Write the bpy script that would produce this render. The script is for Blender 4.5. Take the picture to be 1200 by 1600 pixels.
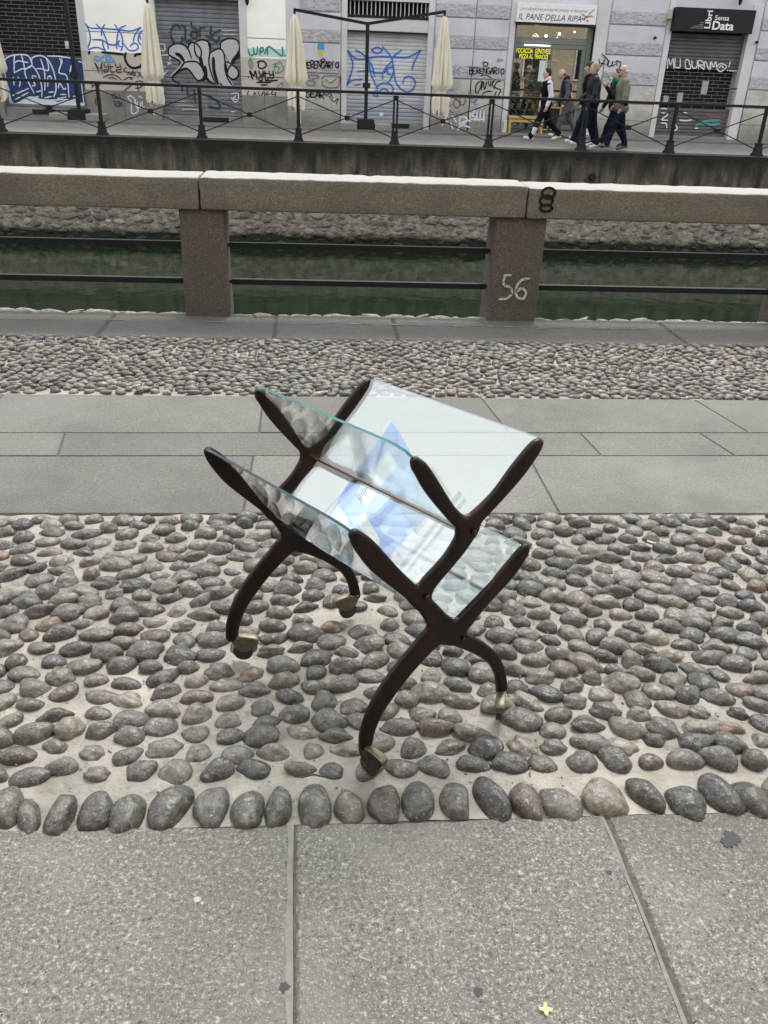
import bpy, bmesh, math, random
import numpy as np
from mathutils import Vector, Matrix
for o in list(bpy.data.objects): bpy.data.objects.remove(o)
S=bpy.context.scene; COL=S.collection
R=math.radians
# ------------------------------------------------------------------ camera
F=1300.0; CH=1.55
AX=(np.array([.99575,-.06527,.03880]),)
p_,r_,y_=R(28.112),R(2.226),R(4.791)
cp,sp,cr,sr,cy,sy=math.cos(p_),math.sin(p_),math.cos(r_),math.sin(r_),math.cos(y_),math.sin(y_)
fw=np.array([sy*cp,cy*cp,-sp]); rt0=np.array([cy,-sy,0.]); up0=np.cross(rt0,fw)
rt=rt0*cr+up0*sr; up=-rt0*sr+up0*cr
cam=bpy.data.objects.new('camera',bpy.data.cameras.new('camera')); COL.objects.link(cam)
cam.matrix_world=Matrix(((rt[0],up[0],-fw[0],0),(rt[1],up[1],-fw[1],0),(rt[2],up[2],-fw[2],CH),(0,0,0,1)))
cam.data.sensor_fit='HORIZONTAL'; cam.data.sensor_width=36; cam.data.lens=F/1200*36
cam.data.clip_end=500; cam.data.clip_start=.05
S.camera=cam
S.render.resolution_x=768; S.render.resolution_y=1024
# ------------------------------------------------------------------ world, sun, exposure
SUN_EL=60; SUN_AZ=18           # veiled sun beyond the canal, a little to the right
w=bpy.data.worlds.new('World'); S.world=w; w.use_nodes=True
nt=w.node_tree; bg=nt.nodes['Background']
sky=nt.nodes.new('ShaderNodeTexSky'); sky.sky_type='NISHITA'; sky.sun_disc=False
sky.sun_elevation=R(SUN_EL); sky.sun_rotation=R(SUN_AZ); sky.dust_density=4; sky.air_density=1.0
hs=nt.nodes.new('ShaderNodeHueSaturation'); hs.inputs['Saturation'].default_value=.22
mx=nt.nodes.new('ShaderNodeMix'); mx.data_type='RGBA'; mx.inputs['Factor'].default_value=.62
mx.inputs[7].default_value=(12.6,12.9,13.4,1)
nt.links.new(sky.outputs[0],hs.inputs['Color']); nt.links.new(hs.outputs[0],mx.inputs[6])
nt.links.new(mx.outputs[2],bg.inputs['Color']); bg.inputs['Strength'].default_value=.105
sl=bpy.data.lights.new('sun','SUN'); sl.energy=1.7; sl.angle=R(14); sl.color=(1,.965,.91)
so=bpy.data.objects.new('sun',sl); COL.objects.link(so)
so.rotation_euler=(R(90-SUN_EL),0,R(180-SUN_AZ)); so.location=(0,0,20)
S.view_settings.view_transform='Standard'; S.view_settings.look='None'
S.view_settings.gamma=1; S.view_settings.exposure=0.76
# ------------------------------------------------------------------ calibration helpers: photo point -> place in the street
def ray(px,py): return fw+(px-600)/F*rt-(py-800)/F*up
def G(px,py,z=0.):
    d=ray(px,py); t=(z-CH)/d[2]; return np.array([0,0,CH])+t*d
def W(px,py,Y):
    d=ray(px,py); return np.array([0,0,CH])+d*Y/d[1]
rng=np.random.default_rng(7); random.seed(7)
# ------------------------------------------------------------------ materials
def mat(name,cols,scale=5,rough=.8,bump=0,bscale=60,metal=0,spec=.5,detail=6,coat=0,rough2=None,bdist=.01,stretch=None,distort=0,vor=None):
    m=bpy.data.materials.new(name); m.use_nodes=True; N=m.node_tree.nodes; L=m.node_tree.links
    P=N['Principled BSDF']; P.inputs['Roughness'].default_value=rough; P.inputs['Metallic'].default_value=metal
    P.inputs['Specular IOR Level'].default_value=spec; P.inputs['Coat Weight'].default_value=coat
    if not isinstance(cols,list): cols=[(0,cols),(1,cols)]
    geo=N.new('ShaderNodeNewGeometry'); vec=geo.outputs['Position']
    if stretch:
        mp=N.new('ShaderNodeMapping'); mp.inputs['Scale'].default_value=stretch; L.new(vec,mp.inputs['Vector']); vec=mp.outputs[0]
    nz=N.new('ShaderNodeTexNoise'); nz.inputs['Scale'].default_value=scale; nz.inputs['Detail'].default_value=detail
    nz.inputs['Roughness'].default_value=.65; nz.inputs['Distortion'].default_value=distort
    L.new(vec,nz.inputs['Vector'])
    cr_=N.new('ShaderNodeValToRGB'); e=cr_.color_ramp.elements
    while len(e)<len(cols): e.new(.5)
    for i,(p,c) in enumerate(cols): e[i].position=p; e[i].color=(*c,1)
    L.new(nz.outputs['Fac'],cr_.inputs['Fac']); L.new(cr_.outputs[0],P.inputs['Base Color'])
    if rough2 is not None:
        mr=N.new('ShaderNodeMapRange'); mr.inputs[1].default_value=.35; mr.inputs[2].default_value=.65
        mr.inputs[3].default_value=rough; mr.inputs[4].default_value=rough2
        L.new(nz.outputs['Fac'],mr.inputs[0]); L.new(mr.outputs[0],P.inputs['Roughness'])
    if bump:
        bn=N.new('ShaderNodeTexNoise'); bn.inputs['Scale'].default_value=bscale; bn.inputs['Detail'].default_value=4
        L.new(geo.outputs['Position'],bn.inputs['Vector'])
        bp=N.new('ShaderNodeBump'); bp.inputs['Strength'].default_value=bump; bp.inputs['Distance'].default_value=bdist
        L.new(bn.outputs['Fac'],bp.inputs['Height']); L.new(bp.outputs[0],P.inputs['Normal'])
    return m
def overlay(m,cols,scale,thr,stretch=None,seed=0,vals=None,detail=5,vor=False,fac=1.0):
    """second colour patch layer over the base colour of m, where a noise passes thr=(lo,hi)"""
    N=m.node_tree.nodes; L=m.node_tree.links; P=N['Principled BSDF']; src=P.inputs['Base Color'].links[0].from_socket
    geo=N.new('ShaderNodeNewGeometry'); mp=N.new('ShaderNodeMapping'); mp.inputs['Scale'].default_value=stretch or (1,1,1)
    mp.inputs['Location'].default_value=(seed*3.1,seed*1.7,seed*5.3); L.new(geo.outputs['Position'],mp.inputs['Vector'])
    if vor:
        nz=N.new('ShaderNodeTexVoronoi'); nz.inputs['Scale'].default_value=scale; out=nz.outputs['Distance']
    else:
        nz=N.new('ShaderNodeTexNoise'); nz.inputs['Scale'].default_value=scale; nz.inputs['Detail'].default_value=detail; out=nz.outputs['Fac']
        nz.inputs['Roughness'].default_value=.62
    L.new(mp.outputs[0],nz.inputs['Vector'])
    mr=N.new('ShaderNodeMapRange'); mr.inputs[1].default_value=thr[0]; mr.inputs[2].default_value=thr[1]; mr.inputs[4].default_value=fac
    L.new(out,mr.inputs[0])
    mix=N.new('ShaderNodeMix'); mix.data_type='RGBA'; L.new(mr.outputs[0],mix.inputs['Factor']); L.new(src,mix.inputs[6])
    mix.inputs[7].default_value=(*cols,1); L.new(mix.outputs[2],P.inputs['Base Color'])
    return m
def zmask(m,col,z0,z1,amp=.3,nscale=(3,3,.6),strength=1.0):
    """growth/dirt with a ragged edge between world heights z0 (none) and z1 (full)"""
    N=m.node_tree.nodes; L=m.node_tree.links; P=N['Principled BSDF']; src=P.inputs['Base Color'].links[0].from_socket
    geo=N.new('ShaderNodeNewGeometry'); sx=N.new('ShaderNodeSeparateXYZ'); L.new(geo.outputs['Position'],sx.inputs[0])
    mp=N.new('ShaderNodeMapping'); mp.inputs['Scale'].default_value=nscale; L.new(geo.outputs['Position'],mp.inputs['Vector'])
    nz=N.new('ShaderNodeTexNoise'); nz.inputs['Scale'].default_value=1.5; nz.inputs['Detail'].default_value=8; L.new(mp.outputs[0],nz.inputs['Vector'])
    ad=N.new('ShaderNodeMath'); ad.operation='MULTIPLY_ADD'; ad.inputs[1].default_value=amp*2; L.new(nz.outputs['Fac'],ad.inputs[0])
    sb=N.new('ShaderNodeMath'); sb.operation='SUBTRACT'; sb.inputs[1].default_value=amp; L.new(sx.outputs['Z'],sb.inputs[0]); L.new(sb.outputs[0],ad.inputs[2])
    mr=N.new('ShaderNodeMapRange'); mr.inputs[1].default_value=z0; mr.inputs[2].default_value=z1; mr.inputs[4].default_value=strength; L.new(ad.outputs[0],mr.inputs[0])
    mix=N.new('ShaderNodeMix'); mix.data_type='RGBA'; L.new(mr.outputs[0],mix.inputs['Factor']); L.new(src,mix.inputs[6]); mix.inputs[7].default_value=(*col,1)
    L.new(mix.outputs[2],P.inputs['Base Color']); return m
def flat(name,c,rough=.6,metal=0,emit=0,spec=.5):
    m=mat(name,[(.3,tuple(x*.85 for x in c)),(.7,c)],scale=9,rough=rough,metal=metal,spec=spec)
    if emit:
        P=m.node_tree.nodes['Principled BSDF']; P.inputs['Emission Color'].default_value=(*c,1); P.inputs['Emission Strength'].default_value=emit
    return m

def granite(name,dark,mid,light,bump=.8):
    m=mat(name,[(.30,dark),(.47,mid),(.56,mid),(.66,light)],scale=95,rough=.82,bump=bump,bscale=75,bdist=.006,detail=3)
    overlay(m,tuple(x*.72 for x in mid),2.2,(.45,.8),seed=3)
    overlay(m,tuple(min(1,x*1.15) for x in light),210,(.60,.66),seed=5,detail=2)
    overlay(m,tuple(x*.35 for x in dark),160,(.64,.70),seed=8,detail=2)
    return m
M={}
M['granite']=granite('granite_front',(.050,.046,.040),(.138,.128,.114),(.29,.274,.25),bump=1.0)
overlay(M['granite'],(.40,.385,.36),55,(.60,.67),seed=2,detail=8,fac=.7)
overlay(M['granite'],(.23,.215,.195),3.1,(.5,.75),seed=27,fac=.45)
overlay(M['granite'],(.085,.078,.07),1.3,(.48,.8),seed=11,fac=.6)
for nm_,k_ in (('granite_mid',1.0),('granite_mid_dark',.87),('granite_mid_pale',1.10)):
    M[nm_]=granite(nm_,tuple(x*k_ for x in (.074,.072,.062)),tuple(x*k_ for x in (.130,.127,.112)),tuple(x*k_ for x in (.205,.20,.18)),bump=.55)
    overlay(M[nm_],tuple(x*k_ for x in (.185,.18,.165)),1.6,(.45,.75),seed=4,fac=.6)
    overlay(M[nm_],(.075,.071,.062),2.3,(.52,.78),seed=14,detail=8,fac=.65)
    overlay(M[nm_],(.09,.085,.075),9,(.64,.74),seed=24,detail=6,fac=.4)
M['granite_kerb']=granite('granite_kerb',(.065,.061,.054),(.118,.111,.10),(.20,.19,.175),bump=.5)
M['gap']=mat('joint_fill',[(.3,(.05,.046,.042)),(.7,(.12,.112,.102))],scale=60,rough=.95,bump=.5,bscale=120)
M['mortar']=mat('mortar',[(.25,(.15,.136,.115)),(.45,(.255,.235,.203)),(.7,(.365,.34,.30))],scale=7,rough=.95,bump=.7,bscale=90,bdist=.006)
overlay(M['mortar'],(.19,.17,.15),120,(.57,.67),seed=1,detail=4,fac=.8)
overlay(M['mortar'],(.44,.41,.35),2.6,(.5,.72),seed=9,fac=.6)
overlay(M['mortar'],(.10,.09,.075),24,(.55,.68),seed=29,detail=8,fac=.6)
overlay(M['mortar'],(.22,.20,.175),5.5,(.52,.74),seed=19,fac=.6)
def pebble(name,sat=1.0,lift=1.0):
    m=mat(name,[(.28,(.42,.405,.39)),(.5,(.88,.86,.83)),(.72,(1.5,1.47,1.4))],scale=48,rough=.30,rough2=.55,bump=.9,bscale=62,bdist=.006,spec=.5,detail=8)
    N=m.node_tree.nodes;L=m.node_tree.links;P=N['Principled BSDF'];src=P.inputs['Base Color'].links[0].from_socket
    at=N.new('ShaderNodeAttribute'); at.attribute_name='stone_colour'
    mix=N.new('ShaderNodeMix'); mix.data_type='RGBA'; mix.blend_type='MULTIPLY'; mix.inputs['Factor'].default_value=1
    L.new(src,mix.inputs[6]); L.new(at.outputs['Color'],mix.inputs[7]); L.new(mix.outputs[2],P.inputs['Base Color'])
    overlay(m,(.36,.335,.29),30,(.585,.72),seed=6,detail=9,fac=.7)     # dust and mortar smears
    overlay(m,(.46,.44,.41),190,(.62,.68),seed=36,detail=3,fac=.55)
    overlay(m,(.05,.045,.042),90,(.66,.74),seed=16,detail=4,fac=.6)
    return m
M['pebble']=pebble('river_stone')
M['parapet']=granite('parapet_granite',(.085,.076,.058),(.15,.135,.105),(.25,.228,.185),bump=.9)
overlay(M['parapet'],(.105,.095,.08),3.2,(.48,.72),seed=21,fac=.6)
# pale worn, lime-washed upper faces of the parapet
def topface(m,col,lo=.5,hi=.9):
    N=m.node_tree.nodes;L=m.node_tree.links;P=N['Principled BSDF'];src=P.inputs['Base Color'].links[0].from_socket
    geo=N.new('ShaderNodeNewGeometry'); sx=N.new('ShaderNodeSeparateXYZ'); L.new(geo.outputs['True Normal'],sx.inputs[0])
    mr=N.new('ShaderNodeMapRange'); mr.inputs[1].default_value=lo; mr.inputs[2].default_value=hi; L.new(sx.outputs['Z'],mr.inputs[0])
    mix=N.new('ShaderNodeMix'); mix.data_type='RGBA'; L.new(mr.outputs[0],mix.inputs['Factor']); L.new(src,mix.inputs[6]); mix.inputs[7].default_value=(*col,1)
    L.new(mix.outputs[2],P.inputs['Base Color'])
M['parapet_top']=mat('parapet_worn_top',[(.3,(.50,.49,.46)),(.6,(.66,.65,.62))],scale=12,rough=.8,bump=.4,bscale=80)
M['pillar']=granite('pillar_granite',(.05,.043,.034),(.095,.083,.068),(.18,.162,.138),bump=.9)
M['iron']=mat('black_iron',[(.3,(.007,.007,.009)),(.7,(.018,.018,.021))],scale=20,spec=.25,rough=.55,bump=.15,bscale=50)
M['wood']=mat('dark_mahogany',[(.35,(.0045,.0022,.0020)),(.52,(.012,.0048,.0034)),(.72,(.036,.0125,.0065))],scale=14,rough=.30,rough2=.45,spec=.28,stretch=(1,1,.25),coat=.0,bump=.12,bscale=110,bdist=.002)
M['wood_red']=mat('reddish_wood',[(.3,(.05,.018,.012)),(.7,(.13,.05,.03))],scale=20,rough=.35)
M['brass']=mat('aged_brass',[(.32,(.05,.044,.03)),(.44,(.15,.137,.095)),(.75,(.22,.205,.15))],scale=140,rough=.38,rough2=.55,metal=.8,bump=.25,bscale=120,bdist=.002)
M['brass_dark']=mat('dark_brass',[(.3,(.02,.014,.010)),(.7,(.085,.058,.038))],scale=60,rough=.45,metal=.8,bump=.3,bscale=150,bdist=.002)
M['rubber']=flat('caster_wheel',(.022,.021,.02),rough=.5)
def glassmat(R0=.23,name='clear_glass'):
    m=bpy.data.materials.new(name); m.use_nodes=True; N=m.node_tree.nodes; L=m.node_tree.links; N.clear()
    out=N.new('ShaderNodeOutputMaterial'); mix=N.new('ShaderNodeMixShader'); tr=N.new('ShaderNodeBsdfTransparent'); gl=N.new('ShaderNodeBsdfGlossy')
    tr.inputs['Color'].default_value=(.955,.985,.975,1); gl.inputs['Roughness'].default_value=0.0; gl.inputs['Color'].default_value=(.96,.98,1,1)
    g=N.new('ShaderNodeNewGeometry'); d=N.new('ShaderNodeVectorMath'); d.operation='DOT_PRODUCT'
    L.new(g.outputs['Incoming'],d.inputs[0]); L.new(g.outputs['Normal'],d.inputs[1])
    def mth(op,a,b=None,c=None):
        n=N.new('ShaderNodeMath'); n.operation=op
        for i,v in enumerate((a,b,c)):
            if v is None: continue
            if hasattr(v,'links'): L.new(v,n.inputs[i])
            else: n.inputs[i].default_value=v
        return n.outputs[0]
    c=mth('ABSOLUTE',d.outputs['Value']); k=mth('POWER',mth('SUBTRACT',1.0,c),5.0)
    f=mth('MULTIPLY_ADD',k,1-R0,R0)
    L.new(f,mix.inputs[0]); L.new(tr.outputs[0],mix.inputs[1]); L.new(gl.outputs[0],mix.inputs[2]); L.new(mix.outputs[0],out.inputs[0])
    return m
M['glass']=glassmat(); M['glass_clear']=glassmat(.115,'clear_glass_pane')
m=bpy.data.materials.new('glass_edge'); m.use_nodes=True; P=m.node_tree.nodes['Principled BSDF']
P.inputs['Base Color'].default_value=(.045,.20,.20,1); P.inputs['Roughness'].default_value=.12; P.inputs['Transmission Weight'].default_value=.35
M['glass_edge']=m
m2_=m.copy(); m2_.name='glass_edge_dark'; m2_.node_tree.nodes['Principled BSDF'].inputs['Base Color'].default_value=(.02,.06,.065,1); M['glass_edge_dark']=m2_  # darker copy of the edge glass; this rim's reflected tone sits in its colour
M['water']=mat('canal_water',[(.3,(.007,.014,.006)),(.7,(.012,.021,.011))],scale=1.2,rough=.04,bump=.3,bscale=3.0,bdist=.02,spec=.5)
M['quay']=mat('stained_concrete',[(.3,(.06,.049,.037)),(.5,(.11,.092,.072)),(.7,(.20,.175,.145))],scale=4.2,rough=.9,bump=.8,bscale=22,bdist=.03,stretch=(1,1,.5))
zmask(M['quay'],(.008,.010,.005),-.60,-.10,amp=.38,nscale=(2.6,2.6,.55))
overlay(M['quay'],(.012,.014,.009),1.6,(.47,.62),stretch=(2.2,1,.35),seed=13,fac=.9)
M['rubble_bed']=mat('rubble_mortar',[(.3,(.10,.085,.062)),(.5,(.25,.225,.18)),(.7,(.42,.39,.325))],scale=5,rough=.95,bump=1,bscale=16,bdist=.05)
zmask(M['rubble_bed'],(.014,.018,.010),-1.93,-2.06,amp=.12,nscale=(2,2,2))
M['rubble']=pebble('rubble_stone')
zmask(M['rubble'],(.014,.018,.010),-1.93,-2.06,amp=.12,nscale=(2,2,2))
M['asphalt']=mat('far_paving',[(.3,(.12,.112,.10)),(.7,(.19,.18,.165))],scale=3,rough=.9,bump=.4,bscale=50)
overlay(M['asphalt'],(.09,.07,.055),5,(.6,.7),seed=5,fac=.7)
M['cream']=mat('cream_plaster',[(.3,(.88,.86,.80)),(.7,(.95,.935,.885))],scale=2,rough=.9,bump=.15,bscale=30)
M['taupe']=mat('taupe_base',[(.3,(.45,.40,.355)),(.7,(.57,.515,.465))],scale=1.6,rough=.9,bump=.2,bscale=40)
overlay(M['taupe'],(.36,.32,.28),3.0,(.52,.78),seed=33,detail=8,fac=.7)
overlay(M['cream'],(.66,.63,.56),1.7,(.56,.85),stretch=(1,1,.3),seed=34,detail=8,fac=.6)
M['dkbase']=mat('dark_base',[(.3,(.17,.16,.145)),(.7,(.27,.25,.23))],scale=2.4,rough=.9,bump=.3,bscale=40)
M['lilac']=mat('lilac_grey_plaster',[(.3,(.50,.49,.53)),(.7,(.61,.60,.645))],scale=1.6,rough=.9,bump=.15,bscale=40)
overlay(M['lilac'],(.37,.365,.385),2.5,(.55,.8),stretch=(1,1,.35),seed=7,fac=.6)
M['lilac_rough']=mat('rough_lilac_band',[(.3,(.34,.335,.355)),(.7,(.52,.512,.54))],scale=12,rough=.95,bump=1,bscale=14,bdist=.06,stretch=(.5,.5,1.2))
M['groove']=flat('wall_groove',(.14,.135,.14),rough=.9)
M['basestone']=mat('weathered_base_stone',[(.3,(.36,.335,.305)),(.5,(.48,.455,.42)),(.75,(.60,.575,.53))],scale=2.6,rough=.92,bump=.7,bscale=16,bdist=.03)
zmask(M['basestone'],(.17,.155,.135),.75,.1,amp=.3,nscale=(1,1,1),strength=.8)
M['jamb']=mat('door_jamb_stone',[(.3,(.52,.52,.525)),(.7,(.64,.64,.645))],scale=1.5,rough=.9,bump=.2,bscale=30)
M['slat_dark']=mat('grey_shutter',[(.3,(.14,.155,.17)),(.7,(.22,.235,.25))],scale=2,rough=.5,metal=.2)
M['slat_light']=mat('galvanised_shutter',[(.3,(.52,.53,.555)),(.7,(.66,.67,.69))],scale=1.6,rough=.5,metal=.15)
zmask(M['slat_light'],(.26,.29,.33),1.0,.5,amp=.3,nscale=(1,1,1),strength=.8)
overlay(M['slat_light'],(.38,.38,.39),2.6,(.52,.8),stretch=(1.6,1,.25),seed=35,detail=8,fac=.7)
overlay(M['slat_dark'],(.075,.08,.085),2.2,(.5,.8),stretch=(1.4,1,.4),seed=37,detail=8,fac=.7)
M['slat_brown']=mat('dirty_shutter',[(.3,(.075,.07,.065)),(.7,(.135,.125,.118))],scale=1.8,rough=.55,metal=.2)
M['lattice']=flat('lattice_rods',(.15,.15,.14),rough=.5,metal=.3)
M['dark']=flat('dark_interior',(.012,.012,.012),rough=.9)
M['green_frame']=flat('green_painted_frame',(.17,.205,.165),rough=.5)
M['dkgreen']=flat('dark_green_frame',(.075,.10,.075),rough=.5)
M['white']=flat('white_paint',(.80,.80,.79),rough=.5)
M['gum']=flat('chewed_gum',(.36,.34,.31))
M['offwhite']=flat('offwhite',(.62,.61,.58),rough=.6)
M['black']=flat('black_paint',(.012,.012,.013),rough=.6,spec=.2)
M['signblack']=flat('black_sign_board',(.012,.012,.014),rough=.5,spec=.25)
M['ink']=flat('sign_lettering_ink',(.05,.06,.055),rough=.6)
M['yellow']=flat('yellow_lettering',(.80,.80,.03),rough=.6,emit=.35)  # letters given a slight glow of their own, though no lamp
M['canvas']=mat('cream_canvas',[(.3,(.60,.555,.44)),(.7,(.74,.70,.58))],scale=3,rough=.85,stretch=(3,3,.6),bump=.2,bscale=60)
M['sp_blue']=flat('blue_spray',(.035,.16,.56)); M['sp_ltblue']=flat('light_blue_spray',(.09,.36,.62)); M['sp_navy']=mat('navy_spray_fill',[(.3,(.006,.026,.105)),(.7,(.010,.042,.16))],scale=3,rough=.6)
M['sp_white']=flat('white_spray',(.72,.76,.82)); M['sp_black']=flat('black_spray',(.012,.010,.012),spec=.2); M['sp_brown']=flat('brown_black_marker',(.055,.04,.036))
M['sp_green']=flat('green_spray',(.03,.27,.16)); M['sp_cyan']=flat('cyan_spray',(.07,.30,.32)); M['sp_silver']=flat('pale_spray_fill',(.50,.48,.49)); M['sp_teal']=flat('dark_teal_spray',(.022,.035,.036))
M['sp_red']=flat('red_marker',(.30,.06,.07)); M['sp_mint']=flat('mint_spray_haze',(.50,.72,.70)); M['sp_grey']=flat('grey_marker',(.16,.155,.18))
# ------------------------------------------------------------------ object helpers
LOC={}
def tag(o,label=None,cat=None,group=None,kind=None):
    if label: o['label']=label
    if cat: o['category']=cat
    if group: o['group']=group
    if kind: o['kind']=kind
    return o
def thing(name,loc,label,cat,group=None):
    o=bpy.data.objects.new(name,None); COL.objects.link(o); o.location=loc; o.empty_display_size=.1
    LOC[o]=np.array(loc,float); return tag(o,label,cat,group)
def root_loc(p):
    while p.parent: p=p.parent
    return LOC.get(p,np.zeros(3))
def mk(name,verts,faces,mats,parent=None,smooth=False,midx=None,label=None,colors=None):
    V=np.asarray(verts,float).reshape(-1,3)
    if parent is not None: V=V-root_loc(parent)
    me=bpy.data.meshes.new(name)
    if isinstance(faces,np.ndarray):
        k=faces.shape[1]; n=len(faces)
        me.vertices.add(len(V)); me.vertices.foreach_set('co',V.astype(np.float32).ravel())
        me.loops.add(n*k); me.loops.foreach_set('vertex_index',faces.astype(np.int32).ravel())
        me.polygons.add(n); me.polygons.foreach_set('loop_start',np.arange(0,n*k,k,dtype=np.int32)); me.polygons.foreach_set('loop_total',np.full(n,k,np.int32))
        me.update(calc_edges=True); me.validate()
    else:
        me.from_pydata(V.tolist(),[],[list(f) for f in faces]); me.update()
    if not isinstance(mats,(list,tuple)): mats=[mats]
    for m_ in mats: me.materials.append(M[m_] if isinstance(m_,str) else m_)
    if midx is not None: me.polygons.foreach_set('material_index',np.asarray(midx,np.int32))
    if smooth: me.polygons.foreach_set('use_smooth',np.ones(len(me.polygons),bool))
    if colors is not None:
        a=me.color_attributes.new('stone_colour','FLOAT_COLOR','POINT'); a.data.foreach_set('color',np.asarray(colors,np.float32).ravel())
    o=bpy.data.objects.new(name,me); COL.objects.link(o)
    if parent is not None: o.parent=parent
    if label: o['label']=label
    return o
class MB:
    def __init__(s): s.v=[]; s.f=[]; s.m=[]; s.mi=0
    def mat(s,i): s.mi=i; return s
    def add(s,vs,fs):
        b=len(s.v); s.v+= [tuple(map(float,x)) for x in vs]; s.f+=[tuple(i+b for i in f) for f in fs]; s.m+=[s.mi]*len(fs); return s
    def box(s,x0,x1,y0,y1,z0,z1,c=0):
        if c<=0:
            return s.add([(x0,y0,z0),(x1,y0,z0),(x1,y1,z0),(x0,y1,z0),(x0,y0,z1),(x1,y0,z1),(x1,y1,z1),(x0,y1,z1)],
              [(0,3,2,1),(4,5,6,7),(0,1,5,4),(1,2,6,5),(2,3,7,6),(3,0,4,7)])
        bm=bmesh.new(); bmesh.ops.create_cube(bm,size=1)
        for v in bm.verts: v.co=Vector(((x0+x1)/2+v.co.x*(x1-x0),(y0+y1)/2+v.co.y*(y1-y0),(z0+z1)/2+v.co.z*(z1-z0)))
        bmesh.ops.bevel(bm,geom=bm.edges[:],offset=c,segments=2,affect='EDGES',profile=.5); return s.bm(bm)
    def bm(s,bm,mx=None):
        bm.verts.index_update(); s.add([(mx@v.co if mx else v.co) for v in bm.verts],[[v.index for v in f.verts] for f in bm.faces]); bm.free(); return s
    def obox(s,c,ax,ay,az,hx,hy,hz):
        c,ax,ay,az=[np.array(q,float) for q in (c,ax,ay,az)]; vs=[c+ax*hx*i+ay*hy*j+az*hz*k for k in(-1,1) for i,j in((-1,-1),(1,-1),(1,1),(-1,1))]
        return s.add(vs,[(0,3,2,1),(4,5,6,7),(0,1,5,4),(1,2,6,5),(2,3,7,6),(3,0,4,7)])
    def tube(s,pts,rad,n=10,caps=True,square=False):
        P=[np.array(p,float) for p in pts]; rad=[rad]*len(P) if not hasattr(rad,'__len__') else rad
        b=len(s.v); ref=None; rings=[]
        for i,p in enumerate(P):
            t=P[min(i+1,len(P)-1)]-P[max(i-1,0)]; t/=np.linalg.norm(t)
            if ref is None:
                ref=np.array([0,0,1.]) if abs(t[2])<.9 else np.array([0,1.,0])
            a=np.cross(ref,t); a/=np.linalg.norm(a); c=np.cross(t,a); ref=c
            for k in range(n):
                th=2*math.pi*(k+(.5 if square else 0))/n; rings.append(p+(a*math.cos(th)+c*math.sin(th))*rad[i])
        fs=[(i*n+k,i*n+(k+1)%n,(i+1)*n+(k+1)%n,(i+1)*n+k) for i in range(len(P)-1) for k in range(n)]
        if caps: fs+=[tuple(range(n-1,-1,-1)),tuple(range((len(P)-1)*n,len(P)*n))]
        return s.add(rings,fs)
    def bar(s,a,b,r): return s.tube([a,b],r*1.414,n=4,square=True)
    def lathe(s,cx,cy,prof,n=20):
        vs=[(cx+r*math.cos(2*math.pi*k/n),cy+r*math.sin(2*math.pi*k/n),z) for r,z in prof for k in range(n)]
        fs=[(i*n+k,i*n+(k+1)%n,(i+1)*n+(k+1)%n,(i+1)*n+k) for i in range(len(prof)-1) for k in range(n)]
        fs+=[tuple(range(n-1,-1,-1)),tuple(range((len(prof)-1)*n,len(prof)*n))]
        return s.add(vs,fs)
    def prism(s,poly,y0,y1):   # polygon in x,z extruded along y (CCW seen from -y)
        n=len(poly); vs=[(x,y0,z) for x,z in poly]+[(x,y1,z) for x,z in poly]
        return s.add(vs,[tuple(range(n)),tuple(range(2*n-1,n-1,-1))]+[(i,i+n,(i+1)%n+n,(i+1)%n) for i in range(n)])
    def build(s,name,mats,parent=None,smooth=False,**k):
        return mk(name,s.v,s.f,mats,parent,smooth,midx=s.m if isinstance(mats,(list,tuple)) else None,**k)
# ------------------------------------------------------------------ surface nets on a signed distance field
def smin(a,b,k):
    h=np.clip(.5+.5*(b-a)/k,0,1); return b*(1-h)+a*h-k*h*(1-h)
def cap(a,b,r1,r2,sc=None): return ('c',np.array(a,float),np.array(b,float),r1,r2)
def ell(c,r,yaw=0,pitch=0): return ('e',np.array(c,float),np.array(r,float),yaw,pitch)
def evalp(p,X):
    if p[0]=='c':
        a,b,r1,r2=p[1:]; d=b-a; L=max(d@d,1e-12); t=np.clip(((X-a)@d)/L,0,1); return np.linalg.norm(X-a-t[...,None]*d,axis=-1)-(r1+(r2-r1)*t)
    c,r,yaw,pt=p[1:]; Q=X-c; cy_,sy_=math.cos(yaw),math.sin(yaw); x=Q[...,0]*cy_+Q[...,1]*sy_; y=-Q[...,0]*sy_+Q[...,1]*cy_; z=Q[...,2]
    cp_,sp_=math.cos(pt),math.sin(pt); x,z=x*cp_+z*sp_,-x*sp_+z*cp_
    k=np.sqrt((x/r[0])**2+(y/r[1])**2+(z/r[2])**2); return (k-1)*min(r)
def bounds(p):
    if p[0]=='c': r=max(p[3],p[4]); return np.minimum(p[1],p[2])-r,np.maximum(p[1],p[2])+r
    r=max(p[2]); return p[1]-r,p[1]+r
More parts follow.
